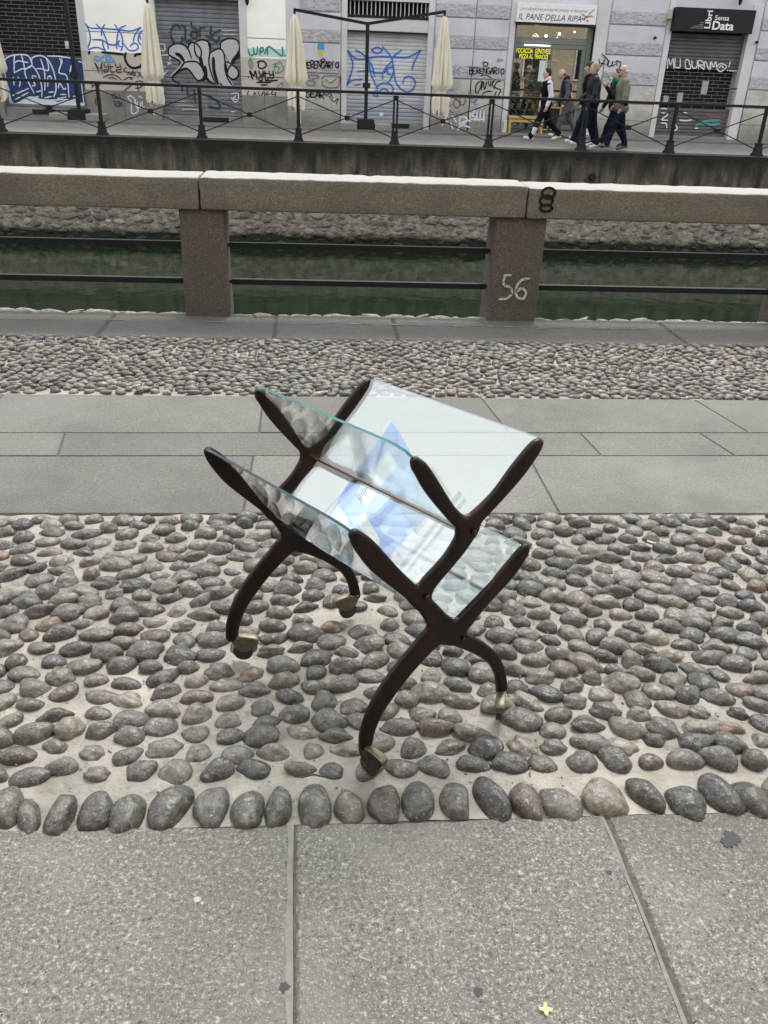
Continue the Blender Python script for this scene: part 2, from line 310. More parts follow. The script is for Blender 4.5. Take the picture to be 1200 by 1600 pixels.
def surfnet(Fv,org,h):
    s=Fv<0; nx,ny,nz=[n-1 for n in Fv.shape]
    cnt=np.zeros((nx,ny,nz),np.int8); offs=[(i,j,k) for i in(0,1) for j in(0,1) for k in(0,1)]
    for i,j,k in offs: cnt+=s[i:i+nx,j:j+ny,k:k+nz]
    act=(cnt>0)&(cnt<8); I=np.argwhere(act); idx=-np.ones(act.shape,np.int64); idx[act]=np.arange(len(I))
    C=np.stack([Fv[I[:,0]+i,I[:,1]+j,I[:,2]+k] for i,j,k in offs],1); O=np.array(offs,float)
    acc=np.zeros((len(I),3)); n=np.zeros(len(I))
    for a in range(8):
        for b in range(a+1,8):
            if abs(O[a]-O[b]).sum()!=1: continue
            m=(C[:,a]<0)!=(C[:,b]<0); t=C[m,a]/(C[m,a]-C[m,b]); acc[m]+=O[a]+t[:,None]*(O[b]-O[a]); n[m]+=1
    V=(I+acc/n[:,None])*h+org; quads=[]
    sh=act.shape
    for ax in range(3):
        a,b=[(1,2),(2,0),(0,1)][ax]
        s0=[slice(None)]*3; s1=[slice(None)]*3; s0[ax]=slice(0,-1); s1[ax]=slice(1,None)
        ch=s[tuple(s0)]!=s[tuple(s1)]; E=np.argwhere(ch); E=E[(E[:,a]>0)&(E[:,b]>0)&(E[:,a]<Fv.shape[a]-1)&(E[:,b]<Fv.shape[b]-1)]
        if not len(E): continue
        def cell(da,db):
            Q=E.copy(); Q[:,a]-=da; Q[:,b]-=db; return idx[Q[:,0],Q[:,1],Q[:,2]]
        q=np.stack([cell(1,1),cell(0,1),cell(0,0),cell(1,0)],1); inside=s[E[:,0],E[:,1],E[:,2]]
        q[~inside]=q[~inside][:,::-1]; quads.append(q)
    Q=np.concatenate(quads); return V,Q[(Q>=0).all(1)]
def sdf(prims,h,k=.03,cut=None,post=None):
    B=[bounds(p) for p in prims]; lo=np.min([b[0] for b in B],0)-3*h-k; hi=np.max([b[1] for b in B],0)+3*h+k
    n=np.ceil((hi-lo)/h).astype(int)+1; Fv=np.full(n,9.,np.float64)
    for p,(l,u) in zip(prims,B):
        i0=np.maximum(((l-lo-k-2*h)/h).astype(int),0); i1=np.minimum(((u-lo+k+2*h)/h).astype(int)+2,n)
        g=np.stack(np.meshgrid(*[lo[d]+np.arange(i0[d],i1[d])*h for d in range(3)],indexing='ij'),-1)
        sl_=tuple(slice(i0[d],i1[d]) for d in range(3)); Fv[sl_]=smin(Fv[sl_],evalp(p,g),k)
    if cut is not None:
        g=np.stack(np.meshgrid(*[lo[d]+np.arange(n[d])*h for d in range(3)],indexing='ij'),-1)
        Fv=np.maximum(Fv,cut(g))
    return surfnet(Fv,lo,h)
def catmull(P,n=6,closed=False):
    P=np.array(P,float)
    if len(P)<3: return P
    Q=np.vstack([2*P[0]-P[1],P,2*P[-1]-P[-2]]); out=[]
    for i in range(1,len(Q)-2):
        for t in np.linspace(0,1,n,endpoint=False):
            a,b,c,d=Q[i-1:i+3]; out.append(.5*((2*b)+(c-a)*t+(2*a-5*b+4*c-d)*t*t+(3*b-a-3*c+d)*t**3))
    return np.array(out+[P[-1]])
# ================================================================== GROUND
def icos(sub):
    bm=bmesh.new(); bmesh.ops.create_icosphere(bm,subdivisions=sub,radius=1); bm.verts.index_update()
    v=np.array([x.co[:] for x in bm.verts]); f=np.array([[x.index for x in q.verts] for q in bm.faces]); bm.free(); return v,f
def blob_variants(sub,n,seed,rough=.1):
    v,f=icos(sub); r=np.random.default_rng(seed); out=[]
    for _ in range(n):
        d=np.zeros(len(v))
        for q in range(7):
            k=r.normal(size=3)*r.uniform(1.0,2.6); d+=np.sin(v@k+r.uniform(0,6.28))*rough/(1+q*.35)
        u=v*(1+d[:,None]); e=r.uniform(.84,1.05)           # squarer outline for some
        u=np.sign(u)*np.abs(u)**e
        pt=r.uniform(0,.32); u[:,1:]*=(1-pt*np.clip(np.abs(u[:,:1]),0,1.2)**1.6)      # pointed, almond-like ends
        u[:,1]+=r.uniform(-.22,.22)*u[:,0]**2                                           # slightly bent
        for q in range(2):                                  # a flattened facet
            nrm=r.normal(size=3); nrm/=np.linalg.norm(nrm); h=u@nrm; lim=r.uniform(.72,.95); m=h>lim; u[m]-=nrm*((h[m]-lim)*.75)[:,None]
        out.append(u)
    return out,f
def stone_cols(n,r):
    pal=np.array([[.135,.130,.120],[.105,.104,.100],[.165,.156,.140],[.20,.185,.158],[.12,.114,.104],[.15,.125,.108],[.085,.085,.084],[.24,.222,.19],[.20,.145,.108],[.148,.135,.125],[.155,.152,.135],[.13,.134,.122]])
    w_=np.array([.18,.14,.14,.08,.12,.06,.08,.05,.02,.05,.04,.04]); w_/=w_.sum()
    c=pal[r.choice(len(pal),n,p=w_)]*r.uniform(.8,1.25,(n,1)); return c
def scatter(name,P,A,size,zc,mat_,sub,seed,kind='structure',vertical=False,parent=None,lift=1.0,tilt=.12,label=None,rough=.1):
    """P centres (n,2 or 3), A long-axis angle, size (n,3) half sizes"""
    r=np.random.default_rng(seed); vs,f=blob_variants(sub,16,seed,rough); n=len(P); cols=stone_cols(n,r)*lift
    VV=[];FF=[];CC=[];b=0; nv=len(vs[0])
    for i in range(n):
        u=vs[r.integers(16)]*size[i]; 
        tx,ty=r.normal(0,tilt,2); u=np.stack([u[:,0],u[:,1]*math.cos(tx)-u[:,2]*math.sin(tx),u[:,1]*math.sin(tx)+u[:,2]*math.cos(tx)],1)
        u=np.stack([u[:,0]*math.cos(ty)+u[:,2]*math.sin(ty),u[:,1],-u[:,0]*math.sin(ty)+u[:,2]*math.cos(ty)],1)
        c,s_=math.cos(A[i]),math.sin(A[i]); u=np.stack([u[:,0]*c-u[:,1]*s_,u[:,0]*s_+u[:,1]*c,u[:,2]],1)
        if vertical: u=np.stack([u[:,0],-u[:,2],u[:,1]],1)
        VV.append(u+(P[i] if len(P[i])==3 else np.array([P[i][0],P[i][1],zc[i]]))); FF.append(f+b); b+=nv
        CC.append(np.tile(np.append(cols[i],1),(nv,1)))
    o=mk(name,np.vstack(VV),np.vstack(FF),mat_,parent=parent,smooth=True,colors=np.vstack(CC),label=label)
    if parent is None: tag(o,kind=kind)
    return o
def relax(x0,x1,y0,y1,n,asp,it,seed,jit=.25):
    """evenly but irregularly spaced points; asp = x spacing / y spacing"""
    r=np.random.default_rng(seed); w_=(x1-x0)/asp; h_=y1-y0; d0=math.sqrt(w_*h_/n)*1.0
    P=np.stack([r.uniform(0,w_,n),r.uniform(0,h_,n)],1)
    for k in range(it):
        o=np.argsort(P[:,0]); P=P[o]; mv=np.zeros_like(P); K=max(30,int(n*2.4*d0/w_))
        for s_ in range(1,K):
            D=P[s_:]-P[:-s_]; L_=np.linalg.norm(D,axis=1)+1e-9; F_=np.clip(1.15-L_/d0,0,None)/L_*.28*d0
            mv[s_:]+=D*F_[:,None]; mv[:-s_]-=D*F_[:,None]
        P+=mv; P[:,0]=np.clip(P[:,0],0,w_); P[:,1]=np.clip(P[:,1],.0,h_)
    P+=r.normal(0,d0*.05,P.shape); P[:,0]*=asp; return P+np.array([x0,y0]),d0
# terrain under everything on the near bank
g=MB(); g.box(-40,40,-14,5.80,-2.9,-.034); tag(g.build('ground','gap'),kind='structure')
for a_,b_ in ((-14,1.3665),(2.8825,4.189),(5.226,5.79)):
    g=MB(); g.box(-40,40,a_,b_,-.033,-.0048); tag(g.build('joint_mortar','gap'),kind='structure')
def bed(name,x0,x1,y0,y1,step,amp,z,seed):
    nx=int((x1-x0)/step)+1; ny=int((y1-y0)/step)+1; X,Y=np.meshgrid(np.linspace(x0,x1,nx),np.linspace(y0,y1,ny),indexing='ij')
    r=np.random.default_rng(seed); Z=np.zeros_like(X)
    for q in range(16):
        k=r.normal(size=2)*r.uniform(6,45); Z+=np.sin(X*k[0]+Y*k[1]+r.uniform(0,6))*amp/(1+q*.12)/3
    V=np.stack([X,Y,Z+z],-1).reshape(-1,3); i=np.arange((nx-1)*(ny-1)); a=(i//(ny-1))*ny+i%(ny-1)
    F_=np.stack([a,a+ny,a+ny+1,a+1],1); return tag(mk(name,V,F_,'mortar',smooth=True),kind='structure')
bed('mortar_bed',-3.4,4.0,1.368,2.882,.02,.004,-.008,1)
bed('mortar_bed',-4.6,5.6,4.19,5.225,.03,.004,-.008,2)
M['pebble_far']=M['pebble']
# --- near cobbles
P,d0=relax(-3.0,3.6,1.535,2.862,1480,1.36,80,3)
n=len(P); ang=np.clip(-.30*P[:,0],-.75,.5)*1.0+.05+rng.normal(0,.28,n)
sz=d0*rng.uniform(.80,1.18,(n,1))*np.array([[.69,.49,.40]])*np.stack([rng.uniform(.84,1.18,n),rng.uniform(.78,1.15,n),rng.uniform(.75,1.15,n)],1)
edge=(P[:,1]>2.83); P[edge,1]=2.835
WC=[G(586,1218,.0)[:2],G(777,1131,.0)[:2],G(379,1020,.0)[:2],G(539,966,.0)[:2]]      # where the caster wheels stand
keep=np.array([min(np.linalg.norm((p-c)/np.array([1,.75])) for c in WC)>.054 for p in P]); P=P[keep]; ang=ang[keep]; sz=sz[keep]; n=len(P)
scatter('cobblestones',P,ang,sz,-.0045+rng.uniform(-.006,.003,n),'pebble',3,5,lift=.76,rough=.095)
# --- loose grit and crumbs between the cobbles
ng=2600; Pg=np.stack([rng.uniform(-1.9,2.4,ng),rng.uniform(1.38,2.87,ng)],1); sg_=rng.uniform(.0009,.0032,ng)**1.0
scatter('loose_grit',Pg,rng.uniform(0,3,ng),np.stack([sg_*1.3,sg_,sg_*.8],1),-.005+rng.uniform(0,.004,ng),'pebble',1,77,lift=1.3,kind='stuff',rough=.15)
# --- row of big stones along the front slabs (read from the photo)
row=[(-30,1250,46,64,8),(10,1250,50,70,12),(45,1262,34,62,15),(93,1262,42,64,2),(150,1255,46,68,-8),(197,1258,54,66,-22),(265,1247,60,78,-20),(328,1250,52,66,-4),(387,1252,52,64,0),(438,1250,44,66,-3),(490,1248,48,66,0),(547,1247,47,56,0),(600,1246,50,62,2),(652,1242,48,62,-8),(712,1240,44,60,8),(768,1238,44,70,14),(827,1242,48,64,12),(877,1242,60,62,25),(950,1236,68,64,35),(1010,1228,42,68,32),(1080,1240,62,56,35),(1127,1230,42,70,30),(1178,1233,56,62,30),(1230,1230,54,62,20)]
P=[];A=[];Z=[];SZ=[]
for cx_,cy_,w_,h_,an in row:
    q=G(cx_,cy_+8,.012); sc=np.linalg.norm(G(cx_+10,cy_,.012)-G(cx_-10,cy_,.012))/20
    P.append(q[:2]); A.append(math.pi/2+R(an)); SZ.append([h_*sc*.60,w_*sc*.53,.037]); Z.append(-.006)
for sgn,x0_ in ((-1,G(-75,1262)[0]),(1,G(1285,1235)[0])):
    for i in range(22):
        P.append(np.array([x0_+sgn*i*.082,1.452+rng.uniform(-.006,.006)])); A.append(math.pi/2+rng.normal(0,.2)); SZ.append([.066*rng.uniform(.85,1.1),.039*rng.uniform(.85,1.1),.036]); Z.append(-.006)
scatter('border_cobblestones',np.array(P),np.array(A),np.array(SZ),np.array(Z),'pebble',4,11,lift=.66,rough=.085)
# --- far cobble band
P,d0=relax(-4.6,5.6,4.225,5.20,3300,1.5,45,9)
n=len(P); ang=np.clip(-.10*P[:,0],-.5,.5)+rng.normal(0,.3,n)
sz=d0*rng.uniform(.8,1.15,(n,1))*np.array([[.74,.46,.34]])*np.stack([rng.uniform(.8,1.25,n),rng.uniform(.8,1.15,n),np.ones(n)],1)
scatter('cobblestones',P,ang,sz,-.002+rng.uniform(-.004,.005,n),'pebble_far',2,15,lift=1.0,tilt=.16)
# --- slabs
def slab(mb,poly,z=0.,ch=.005,dz=.0065,depth=.02):
    P_=np.array(poly,float); c=P_.mean(0); n=len(P_)
    ins=[]
    for i in range(n):
        a=P_[i-1]-P_[i]; b=P_[(i+1)%n]-P_[i]; a/=np.linalg.norm(a); b/=np.linalg.norm(b); s_=a+b
        s_= s_/max(np.linalg.norm(s_),1e-6); 
        if np.linalg.norm(a+b)<.15: s_=np.array([-b[1],b[0]])
        if s_@(c-P_[i])<0: s_=-s_
        ins.append(P_[i]+s_*ch*1.3)
    vs=[(*p,z) for p in ins]+[(*p,z-dz) for p in P_]+[(*p,z-depth) for p in P_]
    mb.add(vs,[tuple(range(n))]+[(i+n,(i+1)%n+n,(i+1)%n,i) for i in range(n)]+[(i+2*n,(i+1)%n+2*n,(i+1)%n+n,i+n) for i in range(n)])
def wav(a,b,n=9,amp=.0022):
    a=np.array(a,float); b=np.array(b,float); out=[]
    for i in range(n+1):
        t=i/n; out.append(a+(b-a)*t+(rng.normal(0,amp,2) if 0<i<n else 0))
    return out
fs=MB()
seamL=[(-.0655,1.362),(-.063,1.2),(-.058,1.05),(-.054,.907),(-.045,.3),(-.03,-.6)]
seamR=[(.668,1.367),(.6735,1.28),(.6738,1.193),(.677,1.12),(.678,.99),(.680,.874),(.685,.3),(.69,-.6)]
def side(pts,off): return [(x+off,y) for x,y in pts]
yF=1.366
slab(fs,[(-1.05,-.6),(-.99,1.374)]+wav((-.99,1.374),(-.0655,1.363),10)[1:-1]+[(x-.005,y) for x,y in seamL],.0)
slab(fs,[(x+.005,y) for x,y in seamL[::-1]]+wav((-.06,1.363),(.668,1.367),10)[1:-1]+[(x-.007,y) for x,y in seamR],.001)
slab(fs,[(x+.007,y) for x,y in seamR[::-1]]+wav((.675,1.367),(1.62,1.371),10)[1:-1]+[(1.62,1.371),(1.6,-.6)],-.0015)
slab(fs,[(-2.0,-.6),(-2.0,1.374),(-1.0,1.374),(-1.06,-.6)],.001); slab(fs,[(-3.2,-.6),(-3.2,1.374),(-2.01,1.374),(-2.01,-.6)])
slab(fs,[(1.61,-.6),(1.63,1.371),(2.7,1.371),(2.7,-.6)],.001); slab(fs,[(2.71,-.6),(2.71,1.371),(3.9,1.371),(3.9,-.6)])
for i in range(-4,5): slab(fs,[(i*.95,-2.2),(i*.95,-.61),(i*.95+.94,-.61),(i*.95+.94,-2.2)])
tag(fs.build('granite_slab_pavement','granite'),kind='structure')
def seamfill(pts,w0,w1,dx):
    vs=[];n_=40;r=np.random.default_rng(5); P_=catmull(pts,8); T_=len(P_)
    for i,(x,y) in enumerate(P_):
        wv_=w0+(w1-w0)*(.5+.3*math.sin(y*17+w0*900)+.2*math.sin(y*47)); vs+=[(x-wv_+dx,y,.0012),(x+dx,y,.0004)]
    return tag(mk('seam_mortar',vs,[(2*i,2*i+2,2*i+3,2*i+1) for i in range(T_-1)],'seam'),kind='structure')
M['seam']=mat('seam_mortar',[(.3,(.15,.138,.126)),(.7,(.225,.208,.19))],scale=40,rough=.95,bump=.4,bscale=90,bdist=.004)
seamfill(seamL,.010,.017,-.001); seamfill(seamR,.006,.011,-.003)
ms=MB()
def rowslabs(y0l,y0r,y1l,y1r,xs,z=0):
    for a,b in zip(xs[:-1],xs[1:]):
        (a0,a1),(b0,b1)=a,b; g_=.0032
        yy=lambda x,l,r_: l+(r_-l)*(x+1.5)/3.5
        ms.mat(int(rng.integers(0,3))); slab(ms,wav((a0+g_,yy(a0,y0l,y0r)+g_),(b0-g_,yy(b0,y0l,y0r)+g_),6,.001)+wav((b1-g_,yy(b1,y1l,y1r)-g_),(a1+g_,yy(a1,y1l,y1r)-g_),6,.001),z+rng.uniform(-.0015,.0015),ch=.003,dz=.0065)
rowslabs(2.884,2.874,3.412,3.452,[(-4.6,-4.6),(-3.1,-3.1),(-1.75,-1.73),(-.309,-.308),(.946,.942),(2.35,2.35),(3.9,3.9),(5.6,5.6)])
rowslabs(3.412,3.452,3.672,3.728,[(-4.6,-4.6),(-2.6,-2.6),(-1.158,-1.195),(.35,.35),(1.288,1.262),(1.93,1.872),(3.3,3.3),(5.6,5.6)])
rowslabs(3.672,3.728,4.184,4.2,[(-4.6,-4.6),(-3.2,-3.2),(-1.62,-1.64),(-.300,-.312),(.906,.851),(2.13,2.038),(3.3,3.35),(5.6,5.6)])
tag(ms.build('flagstone_path',['granite_mid','granite_mid_dark','granite_mid_pale']),kind='structure')
kb=MB(); kx=[(-4.6,-4.6),(-3.0,-3.0),(-1.418,-1.412),(-.308,-.32),(.488,.489),(2.414,2.406),(3.8,3.8),(5.6,5.6)]
for (a0,a1),(b0,b1) in zip(kx[:-1],kx[1:]):
    slab(kb,wav((a0+.006,5.228),(b0-.006,5.228),12,.006)+wav((b1-.006,5.80),(a1+.006,5.80),22,.014),rng.uniform(0,.004),ch=.012,dz=.012,depth=.35)
tag(kb.build('kerb_stones','granite_kerb'),kind='structure')
# worn pale line along the kerb and crumbly whitish outer edge
M['lime']=mat('lime_patches',[(.3,(.15,.14,.12)),(.55,(.30,.285,.25)),(.75,(.48,.465,.42))],scale=26,rough=.9,bump=1,bscale=40,bdist=.02)
el=[];k=0
P=[];A=[];SZ=[];Z=[]
x=-4.5
while x<5.5:
    P.append([x,5.80+.02*math.sin(x*3.1)+rng.uniform(-.015,.02)]); A.append(rng.normal(0,.3)); s_=rng.uniform(.03,.07); SZ.append([s_*1.5,s_*.6,.018*rng.uniform(.8,1.3)]); Z.append(-.013+rng.uniform(-.006,.005)); x+=s_*rng.uniform(1.0,2.0)
scatter('crumbling_kerb_edge',np.array(P),np.array(A),np.array(SZ),np.array(Z),'lime',2,31,rough=.16,kind='stuff')
wl=MB()
for i in range(150):
    x=rng.uniform(-4,5); 
    if -.2<math.sin(x*1.3)+rng.uniform(-.6,.9):
        y=5.585-.004*x+rng.normal(0,.014); a=rng.uniform(.012,.09); b=rng.uniform(.003,.008); n_=8
        z=.0052+rng.uniform(0,.0008); wl.add([(x+a*math.cos(t)*rng.uniform(.7,1.2),y+b*math.sin(t)*rng.uniform(.7,1.2),z) for t in np.linspace(0,2*math.pi,n_,endpoint=False)],[tuple(range(n_))])
tag(wl.build('worn_white_line','lime'),kind='structure')
# gum, tar and paint spots on the slabs
def spot(cx_,cy_,r_,m_,z,seed,asp=1.0):
    r=np.random.default_rng(seed); n_=18; q=G(cx_,cy_)
    return mk('pavement_stain',[(q[0]+r_*math.cos(t)*r.uniform(.7,1.25),q[1]+asp*r_*math.sin(t)*r.uniform(.7,1.25),z) for t in np.linspace(0,2*math.pi,n_,endpoint=False)],[tuple(range(n_))],m_)
M['tar']=flat('tar_spot',(.055,.057,.06),rough=.9)
for a in ((1143,1308,.020,'tar',.0005,1),(1136,1316,.014,'tar',.0008,2),(747,1550,.0095,'tar',.0022,3),(308,1406,.007,'gum',.0015,4),(316,1412,.0035,'gum',.002,6),(445,1543,.010,'tar',.0015,5),(952,1364,.006,'tar',.0022,7)): tag(spot(*a),kind='structure')
# fallen yellow petal
q=G(853,1577,.006); pv=[]
for i in range(16):
    t=i/16*2*math.pi; rr=.0095*(1+.45*math.cos(4*t+.4)); pv.append((q[0]+rr*math.cos(t),q[1]+rr*math.sin(t),.0045+.003*abs(math.cos(2*t))))
pv.append((q[0],q[1],.003))
n_=len(pv)
o=mk('fallen_petal',pv+[(a,b,c+.0008) for a,b,c in pv],[(i,(i+1)%16,16) for i in range(16)]+[((i+1)%16+n_,i+n_,16+n_) for i in range(16)]+[(i,i+n_,(i+1)%16+n_,(i+1)%16) for i in range(16)],flat('pale_yellow_petal',(.66,.62,.27)))
tag(o,'small pale yellow four pointed petal lying on the front granite slab','petal')
q=G(1018,848,.03); c=MB(); c.tube([q+np.array([-.012,.012,0]),q+np.array([.004,-.004,.002])],.004,8); c2=MB(); c2.tube([q+np.array([.0042,-.0042,.002]),q+np.array([.012,-.012,.003])],.0041,8)
ci=thing('cigarette_butt',tuple(q),'tiny cigarette butt with orange filter lying among the cobbles','cigarette butt'); c.build('paper_tube','offwhite',ci); c2.build('filter',flat('orange_filter',(.65,.36,.10)),ci)
tw=MB(); q=G(490,1214,.03); tw.tube([q+np.array([-.03,0,0]),q+np.array([0,.004,.004]),q+np.array([.028,-.002,.001])],.0025,6)
tag(tw.build('twig',flat('dark_twig',(.04,.03,.022))),'short dark twig lying in front of the left caster on the border cobbles','twig')
# --- water and far bank
wv=MB(); wv.add([(-60,5.6,-2.28),(60,5.6,-2.28),(60,20.9,-2.28),(-60,20.9,-2.28)],[(0,1,2,3)]); tag(wv.build('canal_water','water'),kind='structure')
nq=MB(); nq.box(-40,40,5.66,5.74,-3,-.36); o=nq.build('canal_wall','quay'); tag(o,'dark stained retaining wall of the near bank, below the kerb','wall')
fp=MB(); fp.box(-40,40,20.901,24.38,-.30,-.0); fp.box(-40,40,24.38,24.50,-.30,.055,.006); fp.box(-40,40,24.50,40,-.30,.035)
tag(fp.build('far_pavement','asphalt'),kind='structure')
qw=thing('quay_wall',(0,20.5,-2.6),'far canal wall, stained concrete above and rough rubble stone at the waterline','wall')
c=MB(); c.box(-40,40,20.42,20.9,-1.02,-.002,.012); c.build('concrete_band','quay',qw)
c=MB(); c.box(-40,40,20.55,20.9,-2.7,-1.02); c.build('rubble_bed','rubble_bed',qw)
P,d0=relax(-10,13,-2.32,-1.05,700,1.9,14,19)
n=len(P); P3=np.stack([P[:,0],np.full(n,20.545),P[:,1]],1)
sz=d0*rng.uniform(.35,1.25,(n,1))*np.array([[.85,.42,.075]])*np.stack([rng.uniform(.7,1.3,n),rng.uniform(.7,1.2,n),np.ones(n)],1)
scatter('rubble_stones',P3,rng.normal(0,.12,n),sz,None,'rubble',2,41,vertical=True,parent=qw,lift=1.55,rough=.22)
c=MB(); q=W(925,277,20.4); c.tube([(q[0],20.33,q[2]),(q[0],20.5,q[2])],.085,20); c.mat(1).tube([(q[0],20.325,q[2]),(q[0],20.331,q[2])],.065,20); c.build('drain_pipe',['iron','dark'],qw)
# ================================================================== PARAPET OF THE NEAR BANK
bal=thing('stone_parapet',(.3,5.85,0),'granite parapet of thick beams on square pillars with twin iron rails, beside the near kerb','parapet')
def rough_box(x0,x1,y0,y1,z0,z1,step=.035,amp=.0035,seed=0,bev=.018,taper=0.):
    bm=bmesh.new(); bmesh.ops.create_cube(bm,size=1)
    for v in bm.verts:
        tx=taper if v.co.z>0 else 0
        v.co=Vector(((x0+x1)/2+v.co.x*((x1-x0)-2*tx),(y0+y1)/2+v.co.y*(y1-y0),(z0+z1)/2+v.co.z*(z1-z0)))
    bmesh.ops.bevel(bm,geom=bm.edges[:],offset=bev,segments=3,affect='EDGES',profile=.5)
    L_=max(x1-x0,z1-z0)
    for ax,lo,hi in ((0,x0,x1),(2,z0,z1)):
        k=lo+step
        while k<hi-step*.5:
            co=[0,0,0]; no=[0,0,0]; co[ax]=k; no[ax]=1
            bmesh.ops.bisect_plane(bm,geom=bm.verts[:]+bm.edges[:]+bm.faces[:],plane_co=co,plane_no=no); k+=step
    r=np.random.default_rng(seed); ks=[r.normal(size=3)*r.uniform(8,70) for _ in range(14)]; ph=r.uniform(0,6,14)
    bm.normal_update()
    for v in bm.verts:
        d=sum(math.sin(float(np.dot(k,v.co))+p) for k,p in zip(ks,ph))*amp*.38; v.co+=v.normal*d
    return bm
M['parapet_m']=M['parapet']
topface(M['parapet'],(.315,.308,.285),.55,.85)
pill=[(-2.98,.165),(-.785,.150),(1.325,.172),(3.44,.165),(5.3,.165),(-5.0,.165)]
for i,(x,h) in enumerate(pill):
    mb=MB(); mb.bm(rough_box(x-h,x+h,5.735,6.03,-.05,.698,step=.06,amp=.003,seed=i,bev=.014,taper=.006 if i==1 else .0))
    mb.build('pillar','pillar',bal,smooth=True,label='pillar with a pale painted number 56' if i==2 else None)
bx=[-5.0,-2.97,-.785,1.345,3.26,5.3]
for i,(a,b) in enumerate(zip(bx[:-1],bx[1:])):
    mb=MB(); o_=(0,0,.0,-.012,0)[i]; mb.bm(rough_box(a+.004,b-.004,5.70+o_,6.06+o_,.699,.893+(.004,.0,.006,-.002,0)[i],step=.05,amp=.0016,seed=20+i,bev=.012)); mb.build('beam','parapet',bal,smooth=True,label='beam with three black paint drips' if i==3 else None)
for i,((x,h),(x2,h2)) in enumerate(zip(sorted(pill)[:-1],sorted(pill)[1:])):
    for z in (.455,.212):
        mb=MB(); mb.box(x+h+.012,x2-h2-.012,5.85,5.89,z-.019,z+.019,.003); mb.build('rail','iron',bal)
        for s_ in (x+h,x2-h2): 
            mb=MB(); mb.tube([(s_-.03,5.87,z),(s_+.03,5.87,z)],.012,8); mb.build('rail_pin','iron',bal)
# painted 56
def ribbon(mb,pts,w_,Yf,n=5,taper=.15,minw=.45):
    P_=catmull(pts,n) if len(pts)>2 else np.array(pts,float)
    if len(P_)<2: return
    if len(P_)==2: P_=np.array([P_[0],(P_[0]+P_[1])/2,P_[1]])
    T=np.gradient(P_,axis=0); T/=np.linalg.norm(T,axis=1)[:,None]+1e-9; Nn=np.stack([-T[:,1],T[:,0]],1)
    L_=len(P_); wd=np.array([w_*(minw+(1-minw)*min(1,min(i,L_-1-i)/max(1,taper*L_)+.25)) for i in range(L_)])/2
    a=P_+Nn*wd[:,None]; b=P_-Nn*wd[:,None]
    ext0=P_[0]-T[0]*wd[0]; ext1=P_[-1]+T[-1]*wd[-1]
    global RIB; RIB=(RIB+1)%9; yy=Yf-RIB*.0004
    vs=[(x,yy,z) for x,z in a]+[(x,yy,z) for x,z in b]+[(ext0[0],yy,ext0[1]),(ext1[0],yy,ext1[1])]
    mb.add(vs,[(i,i+1,L_+i+1,L_+i) for i in range(L_-1)]+[(0,L_,2*L_),(L_-1,2*L_+1,2*L_-1)])
RIB=0
M['chalk']=mat('worn_white_number',[(.42,(.15,.135,.117)),(.5,(.52,.50,.46))],scale=60,rough=.9)
c=MB()
five=[[(400,382),(378,384)],[(380,384),(376,412),(396,420),(402,440),(385,456),(362,458)]]
six=[[(458,392),(430,400),(414,428),(420,452),(438,456),(446,436),(432,424),(416,436)]]
for s_ in five+six: ribbon(c,[W(600+x/2,240+y/2,5.70)[[0,2]] for x,y in s_],.018,5.729,minw=.8)
c.build('number_56','chalk',[o for o in bal.children if o.get('label','').startswith('pillar with')][0])
c=MB()
for x,y,a,b in ((516,124,20,15),(509,148,20,15),(508,171,19,10)):
    q=W(600+x/2,240+y/2,5.67); n_=22; th=np.linspace(0,2*math.pi,n_)
    ribbon(c,[(q[0]+a/2*.0042*math.cos(t),q[2]+b/2*.0042*math.sin(t)) for t in th],.016,5.6835,minw=1)
    if 0: c.add([(q[0]+a/2*.0036*math.cos(t)*rng.uniform(.8,1.1),5.6842,q[2]+b/2*.0036*math.sin(t)*rng.uniform(.8,1.1)) for t in np.linspace(0,2*math.pi,n_,endpoint=False)],[tuple(range(n_))])
c.build('black_paint_drips','black',[o for o in bal.children if o.get('label','').startswith('beam with')][0])
# ================================================================== RAILING OF THE FAR BANK
YR=20.74
fr=thing('metal_railing',(0,YR,0),'black wrought iron railing with crossed bars along the far canal edge','railing')
px=[(-107,0),(13,0),(167,0),(319,0),(467,0),(615,1),(761,0),(906,0),(1044,0),(1183,0),(1325,0)]
xs=[G(x,203+x*.0345,0)[0] for x,_ in px]; xs=[xs[1]-2.15*2,xs[1]-2.15]+xs[1:]+[xs[-1]+2.15]
XS=xs
for i,x in enumerate(xs):
    mb=MB()
    mb.box(x-.035,x+.035,YR-.035,YR+.035,.2,1.02,.004) if i not in (6,7,8) else (mb.box(x-.06,x-.018,YR-.03,YR+.03,.2,1.0,.004),mb.box(x+.018,x+.06,YR-.03,YR+.03,.2,1.0,.004),mb.box(x-.06,x+.06,YR-.034,YR+.034,.9,1.0))
    mb.build('post','iron',fr)
    mb=MB()
    for (h0,z0),(h1,z1) in (((.115,.0),(.105,.05)),((.088,.05),(.062,.24)),((.07,.24),(.07,.275))):
        mb.add([(x+sx*h,YR+sy*h,z) for h,z in ((h0,z0),(h1,z1)) for sx,sy in ((-1,-1),(1,-1),(1,1),(-1,1))],[(3,2,1,0),(4,5,6,7)]+[(k,(k+1)%4,(k+1)%4+4,k+4) for k in range(4)])
    mb.build('post_foot','iron',fr)
mb=MB(); mb.box(xs[0],xs[-1],YR-.04,YR+.04,1.01,1.07,.008); mb.build('top_rail','iron',fr)
